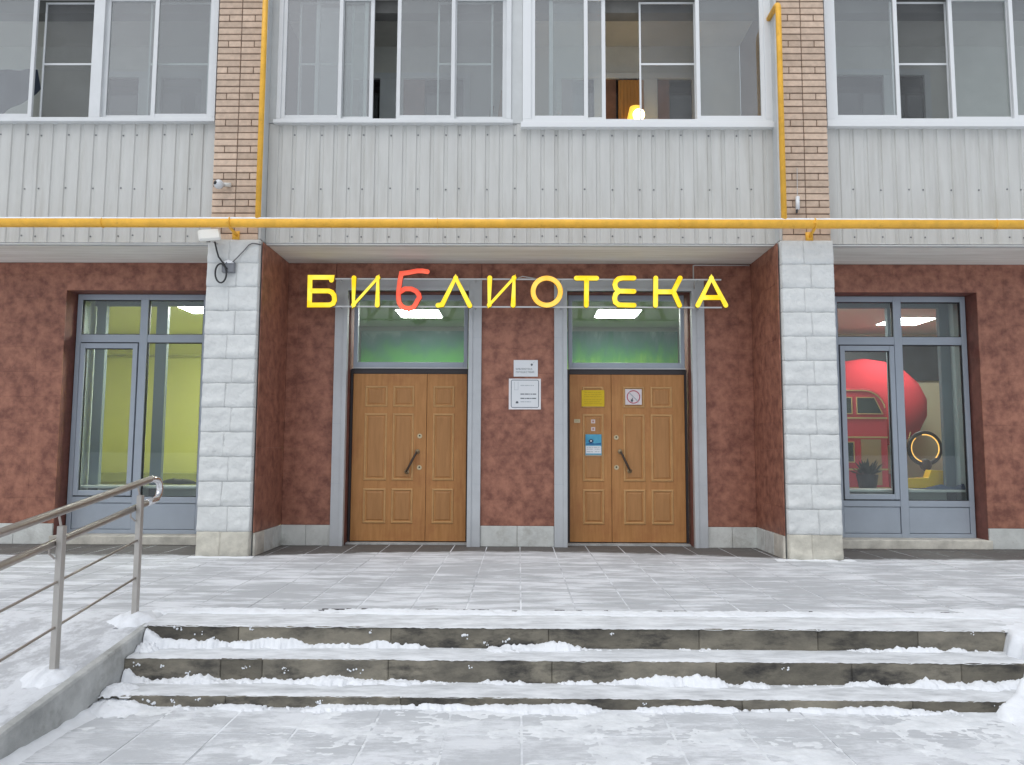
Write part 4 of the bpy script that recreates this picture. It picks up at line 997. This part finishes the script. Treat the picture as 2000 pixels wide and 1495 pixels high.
# ================================================================== TALL WINDOWS
def tall_window(label, s, inner_sash):
    o = thing('shop_window', label, 'window', (s * 4.81, 9.7, 0.1), 'tall grey framed windows')
    def bx(mb, a, b, y0, y1, z0, z1): mb.box(*((a, b) if s > 0 else (-b, -a)), y0, y1, z0, z1)
    x0, xm, x1 = 3.90, 4.80, 5.665; Y0, Y1 = 9.68, 9.76; zb, zt = 0.105, 3.135
    f = MB(); bx(f, x0, x0 + 0.145, Y0, Y1, zb, zt); bx(f, x1 - 0.06, x1, Y0, Y1, zb, zt)
    bx(f, xm - 0.05, xm + 0.05, Y0 - 0.002, Y1, zb, zt - 0.07)
    for z0, z1 in ((zt - 0.07, zt), (2.515, 2.615), (0.485, 0.56), (zb, zb + 0.05)):
        for a, b in ((x0 + 0.145, xm - 0.05), (xm + 0.05, x1 - 0.06)): bx(f, a, b, Y0 + 0.001, Y1 - 0.001, z0, z1)
    bx(f, xm - 0.05, xm + 0.05, Y0 + 0.001, Y1, zt - 0.07, zt)
    f.build('frame', ALU, o, bevel=0.004)
    cells = [(x0 + 0.145, xm - 0.05), (xm + 0.05, x1 - 0.06)]
    for i, (a, b) in enumerate(cells):
        p = MB(); bx(p, a + 0.006, b - 0.006, Y0 + 0.012, Y1 - 0.02, zb + 0.056, 0.479); p.build('kick_panel', ALU, o, bevel=0.003)
        q = MB(); bx(q, a - 0.008, b + 0.008, 9.718, 9.724, 2.607, zt - 0.062); q.build('pane', GLASS, o)
        gsk = MB()
        for z0, z1, in ((2.615, zt - 0.07), (0.56, 2.515)):
            bx(gsk, a, a + 0.010, 9.700, 9.73, z0, z1); bx(gsk, b - 0.010, b, 9.700, 9.73, z0, z1); bx(gsk, a + 0.01, b - 0.01, 9.7005, 9.7295, z1 - 0.010, z1); bx(gsk, a + 0.01, b - 0.01, 9.7005, 9.7295, z0, z0 + 0.008)
        gsk.build('gasket', GASKET, o)
        if i == inner_sash:
            h = MB(); bx(h, a + 0.012, a + 0.072, 9.665, 9.735, 0.575, 2.50); bx(h, b - 0.072, b - 0.012, 9.665, 9.735, 0.575, 2.50)
            bx(h, a + 0.072, b - 0.072, 9.666, 9.734, 0.575, 0.64); bx(h, a + 0.072, b - 0.072, 9.666, 9.734, 2.435, 2.50)
            ho = h.build('sash', ALU, o, bevel=0.004); q = MB(); bx(q, a + 0.064, b - 0.064, 9.70, 9.706, 0.632, 2.443); q.build('pane', GLASS, ho)
            gk = MB(); bx(gk, a + 0.072, a + 0.080, 9.69, 9.71, 0.64, 2.435); bx(gk, b - 0.080, b - 0.072, 9.69, 9.71, 0.64, 2.435); bx(gk, a + 0.08, b - 0.08, 9.6905, 9.7095, 2.425, 2.435); gk.build('gasket', GASKET, ho)
        else:
            q = MB(); bx(q, a - 0.008, b + 0.008, 9.718, 9.724, 0.552, 2.523); q.build('pane', GLASS, o)
    # second frame set back inside
    n_ = thing('inner_window_frame', 'blue grey inner frame behind the window of the ' + ('red bus display' if s > 0 else 'lime green room'), 'window frame', (s * 4.81, 10.1, 0.05), 'inner frames behind the tall windows')
    for k, a in enumerate((3.98, 4.86 if s > 0 else 4.68, 5.54 if s > 0 else 5.50)):
        p = MB(); bx(p, a, a + (0.13 if k != 1 else 0.15 if s < 0 else 0.11), 10.07, 10.14, 0.05, 3.145); p.build('post', ALU_IN, n_, bevel=0.004)
    p = MB(); bx(p, 5.668, 5.679, 9.77, 10.14, 0.105, 3.135); p.build('jamb_lining', mat('pale_lining', (0.36, 0.43, 0.45), 0.6), n_)
    p = MB(); bx(p, 3.98, 5.667, 10.075, 10.135, 3.06, 3.145); p.build('head', ALU_IN, n_, bevel=0.004)
    p = MB(); bx(p, 3.98, 5.63, 10.076, 10.134, 0.06, 0.66); p.build('parapet', mat('pale_teal_board', (0.68, 0.76, 0.73), 0.6), n_)
    p = MB(); bx(p, 3.95, 5.66, 9.80, 10.16, 0.66, 0.69); p.build('shelf', mat('pale_shelf', (0.50, 0.54, 0.52), 0.4), n_, bevel=0.004)
tall_window('tall grey framed window of the lime green room', -1, 1)
tall_window('tall grey framed window showing the red bus display', 1, 0)

# ================================================================== ROOMS BEHIND THE GLASS
CEILZ = 3.15
def room(nm, x0, x1, y1, wallm, ceilm, floorm, lab):
    mb = MB(); mb.box(x0, x1, y1, y1 + 0.1, 0, CEILZ + 0.1); mb.box(x0 - 0.1, x0, 9.985, y1 + 0.1, 0, CEILZ + 0.1); mb.box(x1, x1 + 0.1, 9.985, y1 + 0.1, 0, CEILZ + 0.1)
    structure('room_wall', mb, wallm, lab + ' walls', 'wall')
    structure('room_ceiling', MB().box(x0, x1, 9.77, y1, CEILZ, CEILZ + 0.08), ceilm, lab + ' ceiling', 'ceiling')
    structure('room_floor', MB().box(x0, x1, 9.77, y1, 0.0, 0.04), floorm, lab + ' floor', 'floor')
LIME = mat('lime_paint', (0.63, 0.65, 0.21), 0.8, var=0.03, scale=2); LIME_C = mat('lime_ceiling', (0.66, 0.68, 0.30), 0.8)
CREAM = mat('cream_paint', (0.62, 0.58, 0.42), 0.8, var=0.03, scale=2); CREAM_C = mat('cream_ceiling', (0.74, 0.73, 0.66), 0.8)
GREYF = mat('grey_floor', (0.52, 0.53, 0.50), 0.5); HALLC = mat('hall_ceiling', (0.34, 0.38, 0.31), 0.8); HALLW = mat('hall_paint', (0.36, 0.42, 0.36), 0.8)
room('lime', -7.6, -2.85, 13.2, LIME, LIME_C, GREYF, 'lime green painted room')
room('hall', -2.6, 2.6, 12.3, HALLW, HALLC, GREYF, 'green grey entrance hall')
room('bus', 2.85, 8.4, 12.9, CREAM, CREAM_C, GREYF, 'cream painted display room')
PANEL = emit('light_panel_glow', (1.0, 0.97, 0.90), 34)
PANEL_L = emit('lime_room_panel_glow', (1.0, 0.97, 0.90), 58)
PANEL_G = emit('hall_panel_glow', (1.0, 0.97, 0.90), 46)
for lab, x, y, mt in (('square ceiling light in the lime green room', -4.45, 10.72, PANEL_L), ('added fill light panel of the lime green room hidden by the pillar', -3.35, 11.9, PANEL_L), ('square ceiling light over the door without notices', -1.45, 11.02, PANEL_G), ('square ceiling light over the door with notices', 1.42, 10.98, PANEL_G),  # second lime room panel is added fill light, out of view
                  ('square ceiling light above the red balloon', 5.86, 11.58, PANEL), ('added fill light panel over the rear of the red bus', 3.95, 10.5, PANEL)):  # panel over the bus is added, unseen, to brighten its front
    o = thing('ceiling_light', lab, 'light', (x, y, CEILZ), 'square ceiling light panels')
    MB().box(x - 0.32, x + 0.32, y - 0.32, y + 0.32, CEILZ - 0.012, CEILZ - 0.001).build('frame', WHITE_AL, o)
    MB().box(x - 0.295, x + 0.295, y - 0.295, y + 0.295, CEILZ - 0.020, CEILZ - 0.0125).build('diffuser', mt, o)

# fittings of the lime green room
lb = thing('low_bench', 'long olive bench along the wall of the lime green room', 'bench', (-5.2, 12.95, 0.04))
MB().box(-7.4, -3.0, 12.72, 13.19, 0.62, 0.76).build('seat', mat('olive_board', (0.30, 0.33, 0.09), 0.6), lb)
for x in (-7.3, -5.9, -4.5, -3.1): MB().box(x - 0.03, x + 0.03, 12.76, 13.15, 0.04, 0.62).build('leg', mat('olive_board', (0.30, 0.33, 0.09), 0.6), lb)
tag(MB().tube([(-7.5, 13.14, 2.76), (-5.3, 13.14, 2.77), (-2.95, 13.14, 2.75)], 0.022, 8).build('heating_pipe', mat('painted_pipe', (0.50, 0.52, 0.20), 0.5), None, True), 'thin painted pipe high on the wall of the lime green room', 'pipe', None, 'thing')
mb = MB(); mb.tube([(-4.62, 9.96, 0.735), (-4.50, 9.95, 0.748), (-4.38, 9.96, 0.738), (-4.26, 9.95, 0.742), (-4.16, 9.96, 0.722)], [0.008, 0.030, 0.036, 0.030, 0.012], 9); mb.ball((-4.45, 9.95, 0.765), 0.022); mb.ball((-4.33, 9.95, 0.762), 0.020)
tag(mb.build('dark_toy', mat('dark_olive_toy', (0.03, 0.035, 0.02), 0.7), None, True), 'dark elongated toy lying on the shelf of the lime room window', 'toy', None, 'thing')

# landscape print on the hall wall, seen through the transoms
def mural_mat(name, seed, warm):
    M = bpy.data.materials.new(name); M.use_nodes = True; n = M.node_tree; L = n.links; b = n.nodes['Principled BSDF']; b.inputs['Roughness'].default_value = 0.7
    g_ = n.nodes.new('ShaderNodeNewGeometry'); s_ = n.nodes.new('ShaderNodeSeparateXYZ'); L.new(g_.outputs['Position'], s_.inputs[0])
    t = n.nodes.new('ShaderNodeTexNoise'); t.inputs['Scale'].default_value = 3.2; t.inputs['Detail'].default_value = 10; t.inputs['Roughness'].default_value = 0.68
    mp = n.nodes.new('ShaderNodeMapping'); mp.inputs['Scale'].default_value = (3.2, 1, 0.9) if seed > 5 else (1.2, 1, 0.8); mp.inputs['Location'].default_value = (seed, 0, seed); L.new(g_.outputs['Position'], mp.inputs[0]); L.new(mp.outputs[0], t.inputs['Vector'])
    a = n.nodes.new('ShaderNodeMath'); a.operation = 'MULTIPLY_ADD'; a.inputs[1].default_value = 0.85; L.new(t.outputs['Fac'], a.inputs[0]); L.new(s_.outputs[2], a.inputs[2])
    m_ = n.nodes.new('ShaderNodeMapRange'); m_.inputs['From Min'].default_value = 2.80; m_.inputs['From Max'].default_value = 3.56; L.new(a.outputs[0], m_.inputs[0])
    r = n.nodes.new('ShaderNodeValToRGB'); e = r.color_ramp.elements
    e[0].position = 0; e[0].color = (*warm, 1); e[1].position = 1; e[1].color = (0.22, 0.32, 0.29, 1)
    for p, c in ((0.40, (0.06, 0.25, 0.07)), (0.66, (0.045, 0.16, 0.12)), (0.88, (0.09, 0.19, 0.18))): q = e.new(p); q.color = (*c, 1)
    L.new(m_.outputs[0], r.inputs[0]); L.new(r.outputs[0], b.inputs['Base Color']); return M
for lab, x0, x1, mm in (('green meadow mural seen through the transom over the door without notices', -2.55, -0.02, mural_mat('meadow_print', 3.0, (0.07, 0.33, 0.05))), ('green and blue mural seen through the transom over the door with notices', 0.02, 2.55, mural_mat('lake_print', 9.0, (0.20, 0.44, 0.05)))):
    o = MB().box(x0, x1, 12.26, 12.295, 1.0, 3.08).build('mural', mm); tag(o, lab, 'mural', None, 'thing')

# ------------------------------------------------------------------ display in the right-hand room
BUSR = mat('bus_red', (0.66, 0.06, 0.085), 0.6); TRIM = mat('bus_cream_trim', (0.62, 0.45, 0.20), 0.5); BWIN = mat('bus_window', (0.03, 0.05, 0.05), 0.15)
bus = thing('bus_display', 'red double decker bus display with cream trim', 'bus display', (4.4, 10.9, 0.04))
bx0, bx1, bt = 3.45, 5.20, 2.06
poly = [(bx0, 0.30), (bx1, 0.30), (bx1, 1.78)] + [(bx1 - 0.32 + 0.32 * math.cos(t), 1.76 + 0.30 * math.sin(t)) for t in frange(0.15, 1.57, 8)] + [(bx0, bt)]
MB().prism(poly, 10.90, 11.20).build('body', BUSR, bus, bevel=0.01)
for z in (1.64, 1.37, 0.92, 0.66): MB().box(bx0, bx1 + 0.002, 10.888, 10.8985, z - 0.012, z + 0.012).build('trim', TRIM, bus)
MB().tube([(bx0, 10.893, bt - 0.03)] + [(bx1 - 0.33 + 0.31 * math.cos(t), 10.893, 1.74 + 0.29 * math.sin(t)) for t in frange(1.57, 0.15, 8)], 0.010, 6).build('trim', TRIM, bus)
def bwin(pts):
    o = MB().prism(pts, 10.890, 10.8985).build('bus_window', BWIN, bus)
    MB().tube([(x, 10.889, z) for x, z in pts + [pts[0]]], 0.008, 6).build('bus_window_trim', TRIM, o)
    return o
for a, b in ((3.55, 3.86), (3.93, 4.24), (4.31, 4.71)): bwin([(a, 1.70), (b, 1.70), (b, 1.93), (a, 1.93)])
bwin([(4.78, 1.70), (5.14, 1.70), (5.03, 1.93), (4.78, 1.93)])
for a, b in ((3.62, 3.95), (4.03, 4.36)): bwin([(a, 1.02), (b, 1.02), (b, 1.30), (a, 1.30)])
bwin([(4.44, 1.02), (4.72, 1.02), (4.72, 1.30), (4.44, 1.30)])
MB().box(4.82, 5.10, 10.889, 10.8985, 0.70, 1.34).build('doorway', mat('bus_doorway', (0.42, 0.30, 0.16), 0.6), bus)
for x in (3.85, 4.75):
    MB().tube([(x, 10.87, 0.30), (x, 10.98, 0.30)], 0.25, 24).build('wheel', GASKET, bus, True)
ba = thing('balloon_display', 'large red balloon display behind the bus', 'balloon display', (5.5, 11.9, 0.04))
mb = MB(); BR = 0.86; bcx, bcy, bcz = 5.55, 12.35, 1.78
prof = [(0.02, 2.66), (0.34, 2.61), (0.64, 2.47), (0.86, 2.26), (0.98, 2.00), (0.97, 1.74), (0.84, 1.50), (0.60, 1.34), (0.30, 1.26)]
nn = 32
for r_, z in prof:
    for j in range(nn): t = 2 * math.pi * j / nn; mb.v.append((bcx + r_ * math.cos(t), bcy + r_ * 0.35 * math.sin(t), z))
for i in range(len(prof) - 1):
    for j in range(nn): mb.f.append((i * nn + j, i * nn + (j + 1) % nn, (i + 1) * nn + (j + 1) % nn, (i + 1) * nn + j))
mb.f.append(tuple(range(nn))); mb.build('envelope', mat('balloon_red', (0.52, 0.045, 0.06), 0.95, spec=0.1), ba, True)
for dx in (-0.36, -0.12, 0.12, 0.40): MB().tube([(bcx + dx * 1.5, bcy - 0.22, 1.48), (bcx + dx, bcy - 0.22, 0.80)], 0.010, 6).build('rope', TRIM, ba)
MB().cyl((bcx, bcy - 0.02), 0.34, 0.38, 0.04, 0.82, 20).build('basket', mat('basket_red', (0.36, 0.03, 0.03), 0.6), ba)
db = MB().box(2.9, 8.35, 12.85, 12.895, 2.36, 3.06).build('dark_board', mat('dark_board', (0.035, 0.045, 0.055), 0.5, var=0.3, scale=4)); tag(db, 'dark board across the upper wall of the display room', 'board', None, 'thing')
tb = thing('display_table', 'low white table under the ring lamp', 'table', (5.35, 10.5, 0.04))
MB().box(4.30, 6.35, 10.22, 10.80, 0.60, 0.64).build('tabletop', mat('pale_table', (0.52, 0.55, 0.55), 0.4), tb, bevel=0.004)
for x in (4.36, 6.29):
    for y in (10.27, 10.75): MB().box(x - 0.025, x + 0.025, y - 0.025, y + 0.025, 0.04, 0.60).build('leg', WHITE_AL, tb)
rl = thing('ring_lamp', 'round ring lamp with warm glowing rim on a dark stand', 'lamp', (5.55, 10.5, 0.64))
def circ(r, y, n=40): return [(5.505 + r * math.cos(t), y, 1.215 + r * math.sin(t)) for t in frange(0, 2 * math.pi, n)]
MB().tube(circ(0.213, 10.5), 0.028, 10, False).build('ring', mat('dark_ring', (0.03, 0.025, 0.022), 0.5), rl, True)
for a_, b_ in ((-0.75, 1.75), (2.3, 4.75)):
    MB().tube([(5.505 + 0.186 * math.cos(t), 10.486, 1.215 + 0.186 * math.sin(t)) for t in frange(a_, b_, 24)], 0.008, 8).build('light_strip', emit('warm_led', (1.0, 0.52, 0.12), 1.5), rl, True)
MB().tube([(5.53, 10.5, 1.0), (5.55, 10.5, 0.66)], 0.014, 8).build('stem', GRIP, rl); MB().cyl((5.55, 10.5), 0.13, 0.09, 0.641, 0.68, 18).build('base', GRIP, rl)
mb = MB(); mb.ball((5.51, 10.5, 0.99), 0.085, 0.6); mb.build('motor_housing', GRIP, rl, True)
ty = thing('toy_truck', 'yellow toy truck on the table under the ring lamp', 'toy', (5.45, 10.36, 0.64))
TY = mat('toy_yellow', (0.88, 0.58, 0.02), 0.35)
MB().prism([(5.10, 0.69), (5.80, 0.69), (5.80, 0.79), (5.70, 0.82), (5.64, 0.92), (5.46, 0.93), (5.42, 0.83), (5.10, 0.81)], 10.27, 10.42).build('body', TY, ty, bevel=0.006)
for x in (5.33, 5.68):
    for y in (10.285, 10.425): MB().tube([(x, y - 0.012, 0.682), (x, y + 0.012, 0.682)], 0.040, 14).build('wheel', GASKET, ty, True)
bl = thing('toy_crane', 'orange and cream toy beside the yellow truck', 'toy', (5.85, 10.4, 0.64))
MB().prism([(5.79, 0.642), (6.05, 0.642), (6.05, 0.70), (5.95, 0.76), (5.79, 0.74)], 10.32, 10.44).build('body', mat('toy_orange', (0.65, 0.28, 0.10), 0.4), bl, bevel=0.006)
MB().prism([(5.82, 0.762), (5.98, 0.755), (5.99, 0.80), (5.84, 0.85)], 10.34, 10.42).build('canopy', mat('toy_green', (0.10, 0.26, 0.08), 0.5), bl, bevel=0.006)
bc = MB(); bc.field(frange(5.18, 5.78, 30), frange(9.84, 10.12, 14), lambda x, y: 0.692 + max(0.0, 0.055 * (0.5 + fbm(x * 5, y * 6, 4)) * min(1, (x - 5.18) / 0.1) * min(1, (5.78 - x) / 0.1) * min(1, (y - 9.84) / 0.05) * min(1, (10.12 - y) / 0.05)))
tag(bc.build('cloth', mat('navy_cloth', (0.025, 0.055, 0.11), 0.8), None, True), 'crumpled dark blue cloth on the window shelf below the toys', 'cloth', None, 'thing')
pp = thing('potted_plant', 'dark leafy potted plant in front of the red bus', 'plant', (4.68, 10.4, 0.64))
MB().cyl((4.68, 10.42), 0.10, 0.14, 0.641, 0.86, 18).build('pot', mat('dark_pot', (0.03, 0.032, 0.04), 0.5), pp)
mb = MB(); random.seed(4)
for i in range(70):
    t = random.uniform(0, 6.28); el = random.uniform(0.4, 1.4); ln = random.uniform(0.14, 0.32)
    d = Vector((math.cos(t) * math.cos(el), math.sin(t) * math.cos(el), math.sin(el))); c = Vector((4.68, 10.42, 0.84)) + Vector((math.cos(t), math.sin(t), 0)) * 0.05; sd_ = d.cross(Vector((0, 0, 1))).normalized() * 0.022
    p1 = c + d * ln * 0.55; p2 = c + d * ln - Vector((0, 0, ln * 0.18)); b = len(mb.v)
    mb.v += [tuple(c), tuple(p1 + sd_), tuple(p2), tuple(p1 - sd_)]; mb.f.append((b, b + 1, b + 2, b + 3))
mb.build('leaves', mat('dark_leaf', (0.02, 0.035, 0.025), 0.6), pp, fix=False)

# ================================================================== HANDRAIL
rl = thing('handrail', 'brushed steel double handrail beside the snowy ramp', 'handrail', (RX, 4.4, -0.1))
def rz(y): return ramp_z(y) if y < 5.28 else 0.0
TOPZ = lambda y: 0.910 - (5.315 - y) * 0.135
LOWZ = lambda y: 0.751 - (5.331 - y) * 0.143
XR = RX - 0.005
ye = 5.56; zt_, zl_ = TOPZ(ye), LOWZ(ye)
bend = [(XR, 5.48, TOPZ(5.48)), (XR, ye, zt_ - 0.003), (XR, ye + 0.07, zt_ - 0.012), (XR, ye + 0.105, zt_ - 0.040), (XR, ye + 0.118, (zt_ + zl_) / 2), (XR, ye + 0.105, zl_ + 0.040), (XR, ye + 0.07, zl_ + 0.010), (XR, ye, zl_ - 0.003), (XR, 5.48, LOWZ(5.48))]
MB().tube([(XR, 2.3, TOPZ(2.3)), (XR, 5.52, TOPZ(5.52))], 0.0245, 14).build('top_rail', STEEL, rl, True)
MB().tube([(XR, 2.3, LOWZ(2.3)), (XR, 5.52, LOWZ(5.52))], 0.0225, 14).build('lower_rail', STEEL, rl, True)
MB().tube(bend, 0.0240, 14).build('end_bend', CHROME, rl, True)
for y in (5.31, 4.41, 3.45):
    zt = TOPZ(y) - 0.072
    p = MB().box(RX + 0.017, RX + 0.051, y - 0.022, y + 0.022, rz(y) - 0.03, zt).build('post', POSTM, rl, bevel=0.003)
    MB().tube([(RX + 0.03, y, zt - 0.01), (RX + 0.015, y, TOPZ(y) - 0.02)], 0.007, 8).build('stem', STEEL, p)
    MB().tube([(RX + 0.02, y - 0.03, LOWZ(y) - 0.085), (XR, y - 0.045, LOWZ(y) - 0.055), (XR, y - 0.045, LOWZ(y) - 0.02)], 0.006, 8).build('rail_bracket', STEEL, p)
    MB().box(RX - 0.02, RX + 0.088, y - 0.054, y + 0.054, rz(y) - 0.002, rz(y) + 0.006).build('base_plate', STEEL, p)
for z_ in (0.274, 0.525):
    MB().tube([(RX + 0.034, y, z_ - (5.24 - y) * 0.142) for y in (2.5, 3.45, 4.41, 5.31)], 0.0078, 8).build('rod', STEEL, rl, True)

# ================================================================== FITTINGS ON PILLARS AND PIERS
fl = thing('floodlight', 'white floodlight tilted out from the top of the pillar', 'floodlight', (-3.38, 8.3, 3.48))
mb = MB(); mb.cham(-0.115, 0.115, -0.022, 0.022, -0.095, 0.095, 0.018); o = mb.build('housing', mat('lamp_white', (0.66, 0.66, 0.63), 0.5), fl)
o.matrix_parent_inverse = Matrix.Identity(4); o.location = (-0.005, -0.12, 0.005); o.rotation_euler = (R(-38), R(-10), R(20))
MB().tube([(-3.40, 8.24, 3.47), (-3.40, 8.32, 3.455), (-3.385, 8.41, 3.45)], 0.012, 8).build('arm', mat('lamp_arm', (0.5, 0.5, 0.5), 0.5), fl)
MB().box(-3.44, -3.40, 8.19, 8.25, 3.425, 3.445).build('sensor', BLACKC, fl)
jb = thing('junction_box', 'grey junction box with snow on top and a coiled black cable', 'box', (-3.235, 8.37, 3.18))
MB().cham(-3.305, -3.165, 8.345, 8.40, 3.115, 3.235, 0.006).build('box', mat('smoky_box', (0.20, 0.21, 0.23), 0.4), jb)
mb = MB(); mound(mb, -3.235, 8.365, 3.234, 0.065, 0.032, 0.028, 3, 12); mb.build('snow_cap', SNOW, jb, True)
pts = [(-3.385, 8.33, 3.455), (-3.365, 8.345, 3.36), (-3.345, 8.35, 3.29), (-3.29, 8.345, 3.22), (-3.25, 8.335, 3.16)]
coil = [(-3.305 + 0.062 * math.sin(t), 8.333 - 0.01 * math.cos(t), 3.10 + 0.105 * math.cos(t)) for t in frange(0.6, 2 * math.pi + 0.3, 22)]
MB().tube(pts, 0.0095, 8).build('cable', BLACKC, jb, True); MB().tube([(-3.25, 8.335, 3.16)] + coil + [(-3.24, 8.34, 3.15)], 0.0095, 8).build('cable', BLACKC, jb, True)
MB().tube([(-3.19, 8.345, 3.22), (-3.12, 8.37, 3.31), (-3.065, 8.375, 3.375), (-3.02, 8.375, 3.43), (-2.98, 8.37, 3.448), (-2.93, 8.37, 3.443), (-2.90, 8.42, 3.445)], 0.006, 8).build('cable', mat('grey_cable', (0.12, 0.12, 0.13), 0.5), jb, True)
cm = thing('security_camera', 'small white dome camera on the brick pier', 'camera', (-3.35, 8.36, 4.11))
MB().tube([(-3.27, 8.425, 4.135), (-3.33, 8.37, 4.125)], [0.026, 0.020], 12).build('mount', mat('lamp_white', (0.66, 0.66, 0.63), 0.5), cm, True)
mb = MB(); mb.ball((-3.365, 8.33, 4.11), 0.055, 0.9, 18, 11); mb.build('dome', mat('camera_white', (0.6, 0.62, 0.64), 0.25), cm, True)
MB().tube([(-3.395, 8.285, 4.118), (-3.375, 8.31, 4.112)], 0.022, 12).build('lens', GASKET, cm, True)
wr = thing('cable_drop', 'thin cable ending in a white sleeve on the brick pier', 'cable', (3.11, 8.41, 3.84))
MB().tube([(3.122, 8.422, 4.34), (3.118, 8.418, 4.20), (3.108, 8.40, 3.99)], 0.004, 6).build('wire', mat('pale_cable', (0.5, 0.5, 0.5), 0.5), wr)
MB().tube([(3.108, 8.395, 4.0), (3.103, 8.390, 3.85)], 0.022, 12).build('sleeve', WHITE, wr, True); MB().tube([(3.095, 8.39, 3.86), (3.092, 8.392, 3.81)], 0.012, 8).build('plug', BLACKC, wr)
